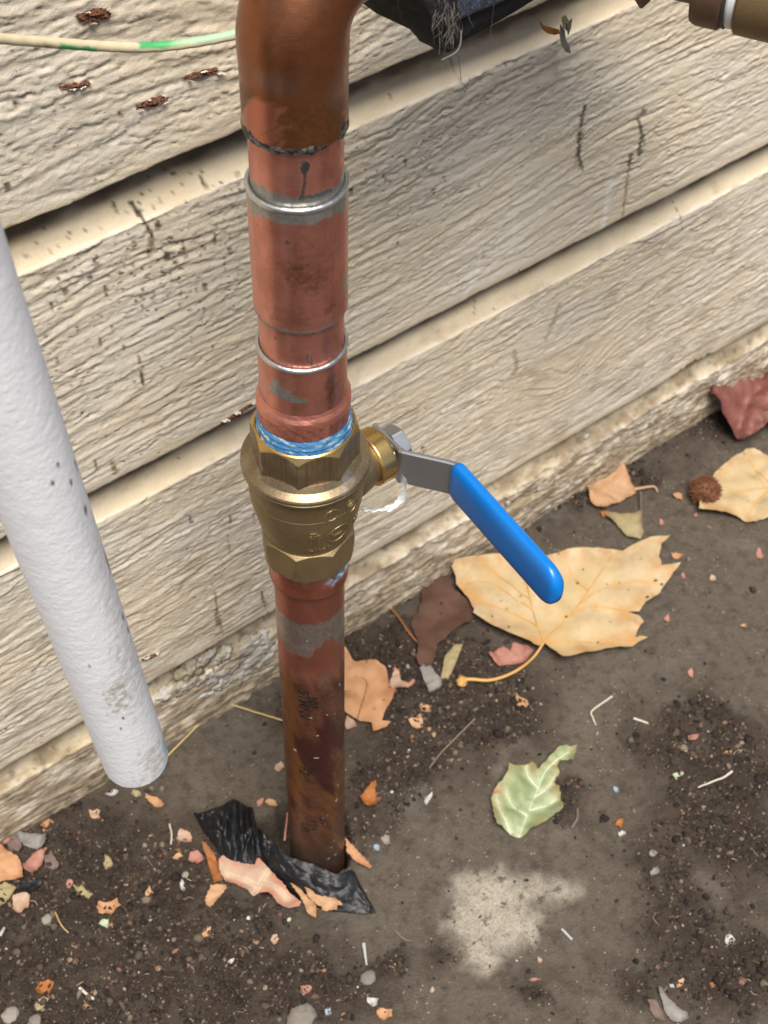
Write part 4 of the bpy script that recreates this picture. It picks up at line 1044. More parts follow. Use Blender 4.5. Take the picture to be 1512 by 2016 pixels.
# ================================================================== LEAVES AND SCRAPS
def leafmat(name, base, alt, edge, spot=.25, veinc=None, rough=.6, speck=(.10, .05, .02)):
    m = NT(name); p = m.sep(m.attr('leaf').outputs['Color'])
    n1 = m.noise(28, 4, .6); n2 = m.noise(190, 5, .65); n3 = m.noise(75, 4)
    c = m.mix(m.ramp(n1, .3, .7), base, alt)
    c = m.mix(m.math('MULTIPLY', m.ramp(n2, .45, .75), .35), c, tuple(x*.72 for x in base))
    c = m.mix(m.math('MULTIPLY', p[0], m.ramp(n3, .35, .65)), c, edge)
    if veinc:
        c = m.mix(m.math('MULTIPLY', p[2], .6), c, veinc)
    sv = m.math('MULTIPLY', m.math('LESS_THAN', m.voro(95), .13), m.ramp(m.noise(33, 3), .48, .6))
    c = m.mix(m.math('MULTIPLY', sv, spot*2.6 if spot < .35 else .9), c, speck)
    m.set(color=c, rough=m.mixf(n2, rough-.1, rough+.15), normal=m.bump(n2, .3, .0007, m.bump(n3, .3, .0015)), spec=.35)
    tr = m.N('ShaderNodeBsdfTranslucent'); m.t.links.new(c, tr.inputs['Color'])
    mx = m.N('ShaderNodeMixShader'); mx.inputs[0].default_value = .14
    m.t.links.new(m.b.outputs[0], mx.inputs[1]); m.t.links.new(tr.outputs[0], mx.inputs[2]); m.t.links.new(mx.outputs[0], m.out.inputs[0])
    return m
def tri_poly(O, inner):
    vs_ = [Vector((float(a), float(b))) for a, b in O]+[Vector((float(a), float(b))) for a, b in inner]
    n = len(O)
    r = delaunay_2d_cdt(vs_, [(i, (i+1) % n) for i in range(n)], [], 1, 1e-5)
    return np.array([tuple(v) for v in r[0]]), r[2]
LEAF_DZ = {}
def leaf(name, pts, mat, label, cat='leaf', group=None, z0=1.2, lift=4.0, thick=.35, veins=(), vmat=None, stem=None, stemr=(.5, .8), serr=.35, seed=0, zf=None, xf=None, vr=.42, fold=None, drape=.7, parent=None, puff=.055):
    """pts: outline as measured directions; xf=(ox,oy,scale) when read from an enlargement"""
    f = (lambda p: (xf[0]+p[0]/xf[2], xf[1]+p[1]/xf[2])) if xf else (lambda p: p)
    px = [f(p) for p in pts]
    cu, cv = np.mean([p[0] for p in px]), np.mean([p[1] for p in px])
    c0 = gpt(cu, cv, z0); zc = c0[2]
    O = np.array([on_z(u, v, zc)[:2] for u, v in px]); ctr = O.mean(0); R = np.max(np.linalg.norm(O-ctr, axis=1))
    rr = np.random.default_rng(seed+1); step = max(.9, R/26); out = []
    for a, b in zip(O, np.roll(O, -1, 0)):
        L = np.linalg.norm(b-a); n = max(1, int(L/step)); nn = np.array([b[1]-a[1], a[0]-b[0]])/(L+1e-9)
        for i in range(n):
            t = i/n; out.append(a+(b-a)*t+nn*(rr.random()-.5)*serr*2*(0 if i == 0 else 1)*min(1, R/9))
    O2 = np.array(out); sp_ = max(1.0, R/17)
    x0, y0 = O2.min(0); x1, y1 = O2.max(0)
    gx1, gy1 = np.meshgrid(np.arange(x0, x1, sp_), np.arange(y0, y1, sp_)); I = np.stack([gx1.ravel(), gy1.ravel()], 1)+(rr.random((gx1.size, 2))-.5)*sp_*.5
    inside = np.zeros(len(I), bool); j = len(O2)-1
    for i in range(len(O2)):
        xi, yi = O2[i]; xj, yj = O2[j]
        cond = ((yi > I[:, 1]) != (yj > I[:, 1])) & (I[:, 0] < (xj-xi)*(I[:, 1]-yi)/(yj-yi+1e-12)+xi); inside ^= cond; j = i
    I = I[inside]
    if len(I):
        dmin = np.min(np.linalg.norm(I[:, None]-O2[None], axis=2), 1); I = I[dmin > sp_*.35]
    V2, F2 = tri_poly(O2, I)
    gm = float(gh(ctr[0], ctr[1], False, False))
    vpl = []
    for vp in veins:
        q = np.array([on_z(*f(p), zc)[:2] for p in vp]); vpl.append(smooth_path(np.c_[q, q[:, 0]*0], 6)[:, :2])
    def zfn(x, y):
        d = np.hypot(x-ctr[0], y-ctr[1])/R
        z = zc+lift*(d**2)*(.42+.9*fbm((x-ctr[0])/R*1.1+seed*3.1, (y-ctr[1])/R*1.1, 2, seed % 30))+.16*R*.35*fbm((x-ctr[0])/R*2.6+seed, (y-ctr[1])/R*2.6, 3, 7)+.05*R*np.abs(fbm((x-ctr[0])/R*1.7+seed*2, (y-ctr[1])/R*1.7, 2, 17))
        if vpl:
            dv_ = np.full(np.shape(x), 1e9)
            for q_ in vpl:
                for p_ in q_[::2]:
                    dv_ = np.minimum(dv_, np.hypot(x-p_[0], y-p_[1]))
            z = z+puff*R*(1-np.exp(-(dv_/(R*.14))**2))
        z = z+drape*(gh(x, y, False, False)-gm)
        if zf is not None:
            z = z+zf(x, y, ctr, R)
        return np.maximum(z, gh(x, y, False, False)+.5+z0*.3)
    Z = zfn(V2[:, 0], V2[:, 1])
    ed = np.min(np.linalg.norm(V2[:, None]-O2[None], axis=2), 1); edg = np.exp(-(ed/(R*.13))**2)
    vb = np.zeros(len(V2))
    for q in vpl:
        dv = np.min(np.linalg.norm(V2[:, None]-q[None], axis=2), 1); vb = np.maximum(vb, np.exp(-(dv/1.6)**2))
    Z = Z+.35*vb
    n = len(V2); top = np.c_[V2, Z]; bot = np.c_[V2, Z-thick]
    edges = {}
    for t in F2:
        for a, b in zip(t, t[1:]+t[:1]):
            edges[(a, b)] = 1
    F = [tuple(t) for t in F2]+[tuple(i+n for i in t[::-1]) for t in F2]
    for (a, b) in edges:
        if (b, a) not in edges:
            F.append((b, a, a+n, b+n))
    base = (ctr[0], ctr[1], float(np.min(Z))-thick)
    col = np.stack([edg, vb*0, vb], 1); col = np.concatenate([col, col])
    o = build(name, np.concatenate([top, bot]), F, mat, parent, base, 60, {'leaf': col})
    if parent is None:
        tag(o, label, cat, group)
    for q in vpl:
        P = np.c_[q, zfn(q[:, 0], q[:, 1])+.3]; k = len(P); vV, vF = tube(P, np.linspace(vr, vr*.45, k), 6); build('vein', vV, vF, vmat, o, P[0], 80)
    if stem:
        P = []
        for i, p in enumerate(stem):
            u, v = f(p[:2]); off = p[2] if len(p) > 2 else 1.0
            P.append(gpt(u, v, off))
        s0 = P[0]; P[0] = np.array([s0[0], s0[1], float(zfn(s0[0], s0[1]))]); P = smooth_path(P, 8)
        sV, sF = tube(P, np.linspace(stemr[0], stemr[1], len(P)), 10); build('stem', sV, sF, vmat, o, P[0], 80)
    return o
YEL = leafmat('yellow_leaf', (.46, .335, .17), (.50, .395, .24), (.42, .24, .10), .16, (.50, .28, .075), .55, (.06, .03, .015))
VEN = NT('leaf_vein'); VEN.set(color=VEN.mix(VEN.noise(90), (.42, .215, .055), (.48, .28, .09)), rough=.5)
BRL = leafmat('brown_leaf', (.105, .052, .032), (.085, .042, .027), (.07, .034, .022), .2, None, .7)
ORG = leafmat('orange_leaf', (.46, .235, .11), (.50, .285, .15), (.34, .15, .07), .2, (.40, .19, .07), .6)
PNK = leafmat('pink_leaf', (.36, .16, .115), (.42, .215, .165), (.25, .10, .07), .1, None, .6)
BEI = leafmat('beige_leaf', (.44, .315, .22), (.39, .26, .175), (.44, .19, .13), .12, (.70, .56, .38), .6)
TAN = leafmat('tan_leaf', (.46, .265, .135), (.50, .315, .185), (.36, .18, .08), .12, (.62, .42, .22), .6)
GVEIN = NT('green_leaf_vein'); GVEIN.set(color=(.56, .60, .42), rough=.5)
GRN = leafmat('green_leaf', (.22, .27, .13), (.32, .36, .205), (.26, .21, .09), .1, (.55, .58, .40), .5, (.10, .07, .03))
RED = leafmat('red_leaf', (.18, .062, .048), (.28, .12, .095), (.10, .03, .025), .1, None, .5)
OLV = leafmat('olive_scrap', (.30, .25, .12), (.37, .31, .17), (.22, .16, .08), .2, None, .7)
RUS = leafmat('rust_scrap', (.36, .135, .035), (.30, .105, .03), (.22, .08, .025), .1, None, .6)
GRY = leafmat('grey_scrap', (.20, .18, .155), (.30, .275, .25), (.16, .14, .13), .2, None, .7)
SAGE = leafmat('sage_scrap', (.40, .46, .30), (.46, .50, .36), (.36, .38, .24), .1, None, .6)
DUN = leafmat('dun_scrap', (.15, .105, .085), (.20, .145, .115), (.10, .07, .05), .1, None, .75)
WHT = NT('white_scrap'); WHT.set(color=WHT.mix(WHT.noise(300), (.42, .41, .38), (.28, .27, .25)), rough=.55)
STRAW = NT('straw'); STRAW.set(color=STRAW.mix(STRAW.noise(120), (.46, .33, .13), (.36, .25, .10)), rough=.6)
TWIG = NT('twig'); TWIG.set(color=TWIG.mix(TWIG.noise(200), (.10, .07, .05), (.17, .13, .10)), rough=.8)
PALE_T = NT('pale_twig'); PALE_T.set(color=PALE_T.mix(PALE_T.noise(200), (.42, .36, .27), (.50, .45, .36)), rough=.7)

XB = (780, 1000, 2.0656)
big = leaf('maple_leaf', [(597, 562), (672, 635), (720, 625), (790, 603), (850, 585), (905, 572), (960, 568), (985, 552), (1018, 543), (990, 533), (970, 535), (978, 510), (1003, 480), (985, 452), (938, 432), (985, 436), (1010, 402), (1060, 365), (1088, 325), (1110, 303), (1150, 248), (1110, 258), (1072, 262), (1062, 225), (1072, 168), (1108, 136), (1050, 142), (985, 152), (920, 178), (885, 172), (820, 170), (740, 186), (690, 190), (640, 203), (610, 215), (560, 222), (480, 220), (440, 210), (350, 215), (310, 225), (290, 235), (235, 250), (222, 275), (240, 300), (243, 325), (262, 350), (290, 375), (315, 432), (310, 450), (360, 482), (430, 522), (500, 552), (560, 572), (585, 578)],
           YEL, 'large yellow maple leaf lying under the tip of the blue lever', z0=6, lift=7, xf=XB, seed=3, serr=.5,
           veins=[[(597, 562), (690, 460), (790, 330), (885, 185)], [(597, 562), (565, 470), (530, 330), (515, 232)], [(597, 562), (720, 560), (850, 550), (965, 555)], [(580, 500), (500, 450), (400, 410), (300, 372)], [(690, 460), (760, 415), (860, 412), (940, 430)], [(735, 402), (850, 330), (980, 315), (1060, 320)], [(555, 430), (470, 370), (380, 310), (270, 330)], [(780, 345), (730, 300), (700, 250)], [(545, 390), (440, 300), (345, 240)]],
           vmat=VEN, stem=[(597, 562, 6), (560, 605, 5), (505, 652, 5), (440, 685, 5), (375, 701, 5), (310, 697, 5), (275, 700, 4), (262, 722, 3)], stemr=(.9, 1.5), vr=.55)
V, F = lump(gpt(780+268/2.0656, 1000+705/2.0656, 3.5), (np.array([4.2, 1.5, 0]), np.array([-1.2, 3.2, .8]), np.array([0, 0, 2.8])), 3.2, 24, 12, .35)
build('stem_knob', V, F, VEN, big, V.mean(0), 60)
HOLE = NT('dark_spot'); HOLE.set(color=(.055, .04, .025), rough=.8)
for k, (u, v, r) in enumerate([(690, 438, 15), (722, 460, 12), (675, 275, 12), (740, 298, 11), (1055, 295, 14), (1080, 310, 12), (1020, 370, 13), (457, 495, 7), (822, 540, 7), (628, 497, 6), (860, 300, 6), (760, 250, 6), (390, 445, 8)]):
    u_, v_ = 780+u/2.0656, 1000+v/2.0656; p = gpt(u_, v_, 9.5)
    # spot on the blade: nearest blade vertex height
    co = np.array([tuple(vv.co) for vv in big.data.vertices])/MM+BASE[big.name]; i = np.argmin(np.hypot(co[:, 0]-p[0], co[:, 1]-p[1])); zt = co[np.hypot(co[:, 0]-p[0], co[:, 1]-p[1]) < 3.5][:, 2]
    zz = zt.max() if len(zt) else co[i, 2]
    V, F = lump((p[0], p[1], zz+.1), (np.array([r/9., .3, 0]), np.array([-.2, r/12., 0]), np.array([0, 0, .45])), k+2.2, 14, 6, .5); build('dark_spot', V, F, HOLE, big, V.mean(0), 60)

leaf('brown_leaf', [(120, 235), (150, 250), (185, 265), (225, 310), (240, 340), (280, 365), (318, 405), (312, 430), (305, 465), (245, 490), (205, 525), (190, 545), (165, 560), (160, 600), (150, 640), (120, 652), (90, 645), (80, 620), (88, 580), (85, 540), (60, 480), (75, 440), (100, 400), (105, 330), (95, 290)], BRL, 'dark chocolate brown leaf beside the left lobe of the large maple leaf', z0=4, lift=7, xf=XB, seed=5, serr=.6)
X6 = (640, 1180, 3.287)
leaf('bark_chip', [(610, 450), (645, 432), (680, 422), (715, 480), (755, 515), (752, 558), (715, 580), (668, 600), (650, 540)], GRY, 'pale grey bark chip at the foot of the dark brown leaf', 'bark chip', z0=3.5, lift=3, thick=2.0, xf=X6, seed=6)
leaf('wood_chip', [(840, 295), (890, 285), (870, 345), (850, 400), (825, 460), (795, 510), (748, 505), (765, 430), (775, 370)], OLV, 'narrow olive wood chip between the brown leaf and the maple leaf stem', 'wood chip', z0=2.5, lift=1.5, thick=1.6, xf=X6, seed=7)
leaf('leaf_scrap', [(1055, 380), (1150, 305), (1195, 332), (1215, 285), (1300, 300), (1348, 345), (1290, 415), (1235, 418), (1185, 430), (1125, 450)], PNK, 'crinkled rose pink leaf scrap tucked under the maple leaf stem', 'leaf scrap', z0=1.5, lift=5, xf=X6, seed=8)
leaf('leaf', [(100, 300), (135, 330), (165, 375), (190, 405), (250, 405), (330, 410), (390, 445), (405, 500), (412, 580), (462, 595), (440, 640), (420, 680), (385, 740), (365, 790), (425, 800), (390, 840), (350, 850), (310, 865), (300, 800), (215, 775), (130, 740), (95, 700)], ORG, 'pale orange leaf lying behind the foot of the copper pipe, to its right', z0=3, lift=6, xf=X6, seed=9, veins=[[(210, 770), (240, 670), (270, 560), (250, 520), (190, 505)], [(130, 595), (160, 590), (200, 610)]], vmat=BRL, vr=.35)
leaf('leaf_scrap', [(410, 575), (425, 520), (450, 450), (480, 465), (490, 520), (540, 545), (575, 515), (585, 540), (540, 575), (470, 585)], BEI, 'curled pale leaf scrap touching the right edge of the orange leaf', 'leaf scrap', z0=3, lift=7, xf=X6, seed=10)
GL = [(1115, 1468), (1136, 1470), (1133, 1485), (1128, 1500), (1111, 1497), (1100, 1502), (1096, 1513), (1101, 1523), (1090, 1543), (1100, 1553), (1103, 1580), (1108, 1587), (1105, 1603), (1085, 1617), (1058, 1633), (1023, 1650), (1010, 1648), (1000, 1640), (976, 1630), (970, 1606), (967, 1572), (972, 1557), (990, 1540), (999, 1527), (1000, 1513), (1013, 1515), (1023, 1512), (1046, 1504), (1054, 1511), (1057, 1520), (1068, 1508), (1078, 1497), (1096, 1478)]
leaf('green_leaf', GL, GRN, 'torn pale green leaf lying alone on the bare ground', z0=2.5, lift=6, seed=12, serr=.5, veins=[[(1120, 1480), (1075, 1520), (1050, 1575), (1022, 1648)], [(1003, 1640), (985, 1600), (975, 1565)], [(1040, 1600), (1070, 1590), (1095, 1575)], [(1052, 1570), (1075, 1555), (1092, 1530)], [(1035, 1610), (1010, 1590), (995, 1560)], [(1058, 1550), (1040, 1530), (1035, 1512)]], vmat=GVEIN, vr=.42, puff=.12)
leaf('leaf_scrap', [(968, 1568), (975, 1552), (992, 1540), (1000, 1524), (1002, 1512), (1014, 1514), (1010, 1530), (1000, 1545), (985, 1558)], ORG, 'burnt orange margin curling along the left edge of the green leaf', 'leaf scrap', z0=4.5, lift=3, seed=13)
X5 = (1100, 680, 3.67)
def redz(x, y, c, R):
    u = (x-c[0])*.82+(y-c[1])*.57; v = -(x-c[0])*.57+(y-c[1])*.82
    return 15*np.abs(np.sin(v/13+.35*np.sin(u/17)+.6))+7*np.abs(fbm(u/21, v/11, 2, 3))+10*np.clip((v+8)/R, -.3, 1.2)+5*np.exp(-((u+24)/9)**2)
leaf('red_leaf', [(960, 290), (1000, 320), (1050, 345), (1110, 340), (1200, 312), (1280, 290), (1350, 262), (1420, 240), (1470, 195), (1430, 150), (1440, 118), (1490, 160), (1580, 150), (1680, 260), (1700, 480), (1620, 640), (1512, 650), (1400, 690), (1330, 692), (1240, 665), (1140, 640), (1120, 590), (1040, 555), (1050, 470), (1085, 390)], RED, 'dark red curled leaf against the base of the siding at the right edge', z0=5, lift=14, xf=X5, seed=15, zf=redz, serr=.6)
leaf('leaf', [(1640, 860), (1512, 830), (1440, 790), (1350, 770), (1270, 820), (1200, 880), (1130, 930), (1080, 1000), (1020, 1100), (1000, 1215), (1120, 1222), (1240, 1240), (1310, 1250), (1350, 1278), (1420, 1280), (1512, 1255), (1640, 1200), (1700, 1020)], YEL, 'pale yellow leaf with a bristly brown seed ball resting on it', z0=3, lift=6, xf=X5, seed=16, veins=[[(1690, 1000), (1550, 1030), (1400, 1050), (1200, 1090)], [(1560, 1030), (1450, 940), (1360, 830)], [(1540, 1030), (1430, 1130), (1350, 1260)]], vmat=VEN)
leaf('leaf', [(170, 1000), (200, 985), (235, 960), (245, 915), (260, 880), (330, 855), (410, 865), (470, 910), (520, 980), (560, 1022), (560, 1050), (520, 1080), (420, 1140), (330, 1190), (275, 1175), (230, 1150), (205, 1060)], TAN, 'small tan leaf with its own stalk near the base of the siding', z0=4, lift=8, xf=X5, seed=17, stem=[(545, 1035, 4), (600, 1030, 4), (650, 1022, 3.5), (692, 1022, 3), (715, 1060, 1.5)], stemr=(1.3, .7), vmat=TAN)
leaf('leaf_scrap', [(320, 1240), (400, 1215), (490, 1215), (590, 1205), (600, 1290), (615, 1350), (590, 1395), (530, 1395), (470, 1360), (420, 1300)], OLV, 'olive tan leaf fragment just below the small stalked leaf', 'leaf scrap', z0=2.5, lift=5, xf=X5, seed=18)
leaf('leaf_scrap', [(300, 1210), (340, 1195), (390, 1205), (370, 1235), (320, 1245)], RUS, 'rust brown shred between the stalked leaf and the olive fragment', 'leaf scrap', z0=2.5, lift=2, xf=X5, seed=19)
leaf('leaf_scrap', [(820, 1080), (860, 1060), (890, 1075), (895, 1115), (850, 1105)], ORG, 'orange chip poking out left of the bristly seed ball', 'leaf scrap', z0=2, lift=2, xf=X5, seed=20)
# seed ball
SEED = NT('seed_bristle'); SEED.set(color=SEED.mix(SEED.noise(160), (.085, .028, .010), (.19, .07, .025)), rough=.8)
sc_ = gpt(1100+1060/3.67, 680+1050/3.67, 9.5)
sb = empty('seed_ball', sc_-np.array([0, 0, 9])); tag(sb, 'round bristly dark brown seed ball on the yellow leaf', 'seed ball')
V, F = lump(sc_, (np.array([10.8, 0, 0]), np.array([0, 10.8, 0]), np.array([0, 0, 9.0])), 4.4, 30, 16, .25); build('core', V, F, SEED, sb, sc_, 60)
mb = MB()
for k in range(700):
    d = RNG.normal(size=3); d /= np.linalg.norm(d); L = RNG.uniform(2.0, 4.6); r = RNG.uniform(.35, .75); p = sc_+d*9.6*np.array([1, 1, .85]); t = np.cross(d, RNG.normal(size=3)); t /= np.linalg.norm(t); b2 = np.cross(d, t); tipv = p+d*L+t*RNG.normal()*1.1
    mb.add([p+t*r, p-t*.5*r+b2*.87*r, p-t*.5*r-b2*.87*r, tipv+t*.15, tipv-t*.15], [(0, 1, 3), (1, 4, 3), (1, 2, 4), (2, 0, 4), (0, 3, 4)])
o = mb.obj('bristle', [SEED], sb, sc_, None); o['kind'] = 'stuff'

# black plastic sheet round the pipe foot
X8 = (360, 1540, 3.78)
PLA = NT('black_plastic'); b = PLA; n1 = b.noise(60, 5, .6); n2 = b.noise(500, 4, .7); n3 = b.noise(24, 4)
dst = b.attr('dust')
c = b.mix(b.math('MULTIPLY', dst.outputs['Fac'], b.ramp(n2, .46, .66)), (.006, .0065, .008), (.095, .075, .055))
c = b.mix(b.math('MULTIPLY', b.ramp(n1, .58, .75), .5), c, (.022, .025, .030))
b.set(color=c, rough=b.mixf(n2, .38, .58), spec=.4, normal=b.bump(n1, .5, .004, b.bump(n2, .15, .0006)))
cols = [((85, 248, 4), (98, 262, 2)), ((150, 222, 9), (140, 340, 4)), ((225, 192, 14), (200, 425, 5)), ((295, 172, 18), (272, 520, 7)), ((345, 140, 14), (330, 575, 7)), ((392, 125, 10), (392, 602, 6)), ((440, 160, 19), (450, 600, 9)), ((480, 175, 10), (495, 606, 8)), ((522, 200, 18), (535, 608, 7)), ((548, 320, 12), (556, 575, 5)), ((590, 365, 20), (600, 600, 3)), ((640, 412, 17), (650, 655, 3)), ((700, 470, 18), (715, 725, 2.5)), ((770, 540, 17), (790, 800, 2.5)), ((850, 570, 18), (875, 865, 2)), ((950, 600, 18), (970, 915, 2)), ((1050, 642, 18), (1075, 948, 2)), ((1150, 680, 17), (1170, 965, 1.5)), ((1262, 655, 13), (1290, 978, 1.2)), ((1310, 740, 7), (1380, 978, 1)), ((1380, 870, 3), (1436, 972, 1))]
Tp = smooth_path([gpt(360+a[0]/3.78, 1540+a[1]/3.78, a[2]) for a, _ in cols], 9); Bp = smooth_path([gpt(360+a[0]/3.78, 1540+a[1]/3.78, a[2]) for _, a in cols], 9)
# keep the reference height off the hole: bridge over it
nC, nR = len(Tp), 44; V = []; dust = []
for side in (0, 1):
    for i in range(nC):
        ci = i/9.0; crump = 1 if ci < 9 else 0
        for j in range(nR):
            t = j/(nR-1); p = Tp[i]*(1-t)+Bp[i]*t
            bul = math.sin(math.pi*t)
            k = (6.5 if ci < 9 else 2.2); f = k*abs(float(fbm(i/19.0+t*.8, t*1.5-ci*.1, 2, 14)))*1.6+(1.2 if ci < 9 else .5)*abs(float(fbm(i/9, t*3.2, 2, 15)))
            p = p+np.array([-.3, -.45, .85])*(f*(.25+bul))+np.array([0, 0, 1])*bul*(6 if ci < 9 else 2.5)*(1 if ci < 9 else (1-.6*t))
            edge = .5*float(fbm(i/4.0, side*0+t*9, 2, 16)); p = p+np.array([edge, edge*.5, 0])
            V.append(p-np.array([0, 0, .35])*side)
            dust.append(.8*sstep(16.2, 17.6, ci)*sstep(.2, .5, t)*sstep(-.2, .3, float(fbm(i/7, t*4, 3, 28))) + .6*sstep(.25, .6, float(fbm(i/9, t*3, 3, 18)))*(ci < 9) + .05)
G = grid_faces(nC, nR); nn = nC*nR
F = [tuple(f) for f in G]+[tuple(f[::-1]+nn) for f in G]
for i in range(nC-1):
    F += [(i*nR, (i+1)*nR, (i+1)*nR+nn, i*nR+nn), ((i+1)*nR+nR-1, i*nR+nR-1, i*nR+nR-1+nn, (i+1)*nR+nR-1+nn)]
for j in range(nR-1):
    F += [(j+1, j, j+nn, j+1+nn), ((nC-1)*nR+j, (nC-1)*nR+j+1, (nC-1)*nR+j+1+nn, (nC-1)*nR+j+nn)]
V = np.array(V); V[:, 2] = np.maximum(V[:, 2], gh(V[:, 0], V[:, 1], False, False)+.3)
o = build('plastic_sheet', V, F, PLA, None, V.mean(0)*np.array([1, 1, 0]), 180, {'dust': np.array(dust)})
tag(o, 'crumpled strip of black plastic sheet wrapped round the foot of the copper pipe', 'plastic sheet')
leaf('leaf', [(270, 600), (300, 570), (370, 600), (450, 612), (535, 602), (562, 570), (600, 605), (640, 640), (690, 705), (720, 740), (800, 840), (850, 890), (885, 920), (870, 948), (790, 952), (710, 912), (670, 860), (640, 825), (600, 820), (560, 835), (525, 858), (490, 820), (440, 795), (385, 760), (320, 740), (290, 700), (272, 650)], BEI, 'pinkish beige leaf half under the front edge of the black plastic', z0=5, lift=4, xf=X8, seed=21, veins=[[(525, 850), (570, 770), (640, 655)], [(560, 780), (470, 740), (330, 690)], [(590, 740), (690, 790), (790, 880)]], vmat=BEI, vr=.35)
leaf('leaf', [(140, 450), (175, 460), (230, 530), (262, 600), (300, 735), (265, 745), (232, 765), (210, 680), (188, 600)], RUS, 'rust orange leaf strip left of the pinkish beige leaf', z0=4, lift=5, xf=X8, seed=22)
leaf('leaf', [(40, 590), (55, 530), (110, 510), (150, 545), (150, 590), (110, 615)], PNK, 'dull pink scrap of leaf just left of the rust orange strip', 'leaf scrap', z0=2, lift=4, xf=X8, seed=23)
leaf('leaf', [(890, 738), (935, 712), (1000, 716), (1050, 745), (1095, 775), (1082, 830), (1130, 862), (1188, 912), (1150, 922), (1148, 955), (1095, 952), (1040, 958), (1035, 930), (1000, 912), (930, 850)], TAN, 'broad tan leaf piece lying on the front of the black plastic', z0=8, lift=6, xf=X8, seed=24, drape=.2)
leaf('leaf', [(790, 745), (835, 770), (880, 800), (930, 860), (990, 905), (994, 970), (990, 1027), (960, 1005), (925, 970), (895, 890), (850, 820)], TAN, 'narrow pointed tan leaf piece left of the broad piece on the plastic', z0=7, lift=5, xf=X8, seed=25, drape=.2)
leaf('leaf', [(1208, 425), (1240, 455), (1290, 500), (1350, 560), (1410, 632), (1395, 648), (1330, 615), (1275, 580), (1222, 525)], ORG, 'slender orange leaf sliver beside the right side of the pipe foot', z0=4, lift=4, xf=X8, seed=26, drape=0)
leaf('leaf_scrap', [(210, 765), (320, 765), (330, 790), (250, 880), (205, 945), (190, 930), (160, 880)], TAN, 'split tan leaf stub below the rust orange strip', 'leaf scrap', z0=2, lift=3, xf=X8, seed=27)
leaf('leaf_scrap', [(1310, 100), (1350, 75), (1400, 10), (1440, 15), (1430, 80), (1450, 120), (1440, 190), (1400, 195), (1345, 175)], RUS, 'curled rusty leaf bit standing in dark soil right of the pipe', 'leaf scrap', z0=3, lift=7, xf=X8, seed=28)
leaf('leaf_scrap', [(610, 150), (640, 120), (690, 140), (710, 185), (650, 175)], TAN, 'small tan scrap between the plastic and the back of the pipe', 'leaf scrap', z0=1, lift=3, xf=X8, seed=29)
leaf('leaf_scrap', [(550, 150), (575, 118), (605, 130), (590, 170), (560, 190)], PNK, 'small pink scrap behind the crumpled end of the plastic', 'leaf scrap', z0=1, lift=3, xf=X8, seed=30)
XL = (0, 1600, 3.0)
leaf('leaf', [(-70, 170), (0, 185), (50, 230), (110, 265), (130, 320), (136, 380), (60, 392), (0, 412), (-80, 400)], ORG, 'orange and pink leaf cut by the left edge, topmost of the left pile', z0=5, lift=7, xf=XL, seed=31)
leaf('leaf_scrap', [(135, 305), (190, 250), (240, 225), (278, 203), (262, 250), (250, 302), (220, 340), (195, 372), (150, 342)], PNK, 'jagged salmon pink leaf tip at the right of the left pile', 'leaf scrap', z0=4, lift=7, xf=XL, seed=32)
leaf('leaf_scrap', [(0, 160), (50, 145), (75, 165), (20, 192)], PNK, 'small pink leaf edge above the orange leaf at the left edge', 'leaf scrap', z0=4, lift=3, xf=XL, seed=33)
leaf('leaf_scrap', [(262, 262), (310, 238), (352, 312), (300, 342), (270, 320)], DUN, 'mauve brown leaf scrap right of the salmon pink tip', 'leaf scrap', z0=3, lift=5, xf=XL, seed=34)
leaf('plastic_shard', [(78, 432), (150, 410), (255, 388), (235, 430), (180, 472), (110, 455)], PLA, 'glossy black plastic shard under the left pile of leaves', 'plastic shard', z0=3, lift=3, xf=XL, seed=35, thick=.8)
leaf('leaf_scrap', [(-40, 440), (40, 412), (100, 450), (60, 500), (0, 562), (-50, 560)], OLV, 'olive brown leaf under the black shard at the left edge', 'leaf scrap', z0=2, lift=3, xf=XL, seed=36)
leaf('leaf_scrap', [(75, 500), (120, 470), (180, 490), (170, 560), (120, 600), (75, 575)], BEI, 'crumpled beige scrap with a dark hole below the black shard', 'leaf scrap', z0=2, lift=6, xf=XL, seed=37)
leaf('leaf_scrap', [(100, 130), (170, 120), (275, 125), (280, 175), (230, 215), (150, 200), (110, 170)], GRY, 'greyish crumpled leaf above the mauve scrap near the wall', 'leaf scrap', z0=4, lift=8, xf=XL, seed=38)
leaf('leaf_scrap', [(45, 190), (95, 130), (130, 190), (110, 225), (60, 215)], DUN, 'brown crumpled leaf bit wedged left of the greyish leaf', 'leaf scrap', z0=4, lift=6, xf=XL, seed=39)
def scrap(u, v, r, asp, ang, mat, label, cat='leaf scrap', seed=0, pts=7, z0=1.0, lift=2.5, thick=.35, group=None, sharp=.45):
    rr = random.Random(seed*7+int(u)); ring = []; z0 = z0-.5; pts = pts+3
    for i in range(pts):
        t = 2*math.pi*(i+rr.uniform(-.25, .25))/pts; k = rr.uniform(1-sharp, 1.15); x, y = r*k*math.cos(t), r*asp*k*math.sin(t)
        ring.append((u+x*math.cos(ang)-y*math.sin(ang), v+x*math.sin(ang)+y*math.cos(ang)))
    return leaf('stone' if cat == 'stone' else ('leaf_scrap' if cat == 'leaf scrap' else cat.replace(' ', '_')), ring, mat, label, cat, group, z0, lift, thick, seed=seed+40)
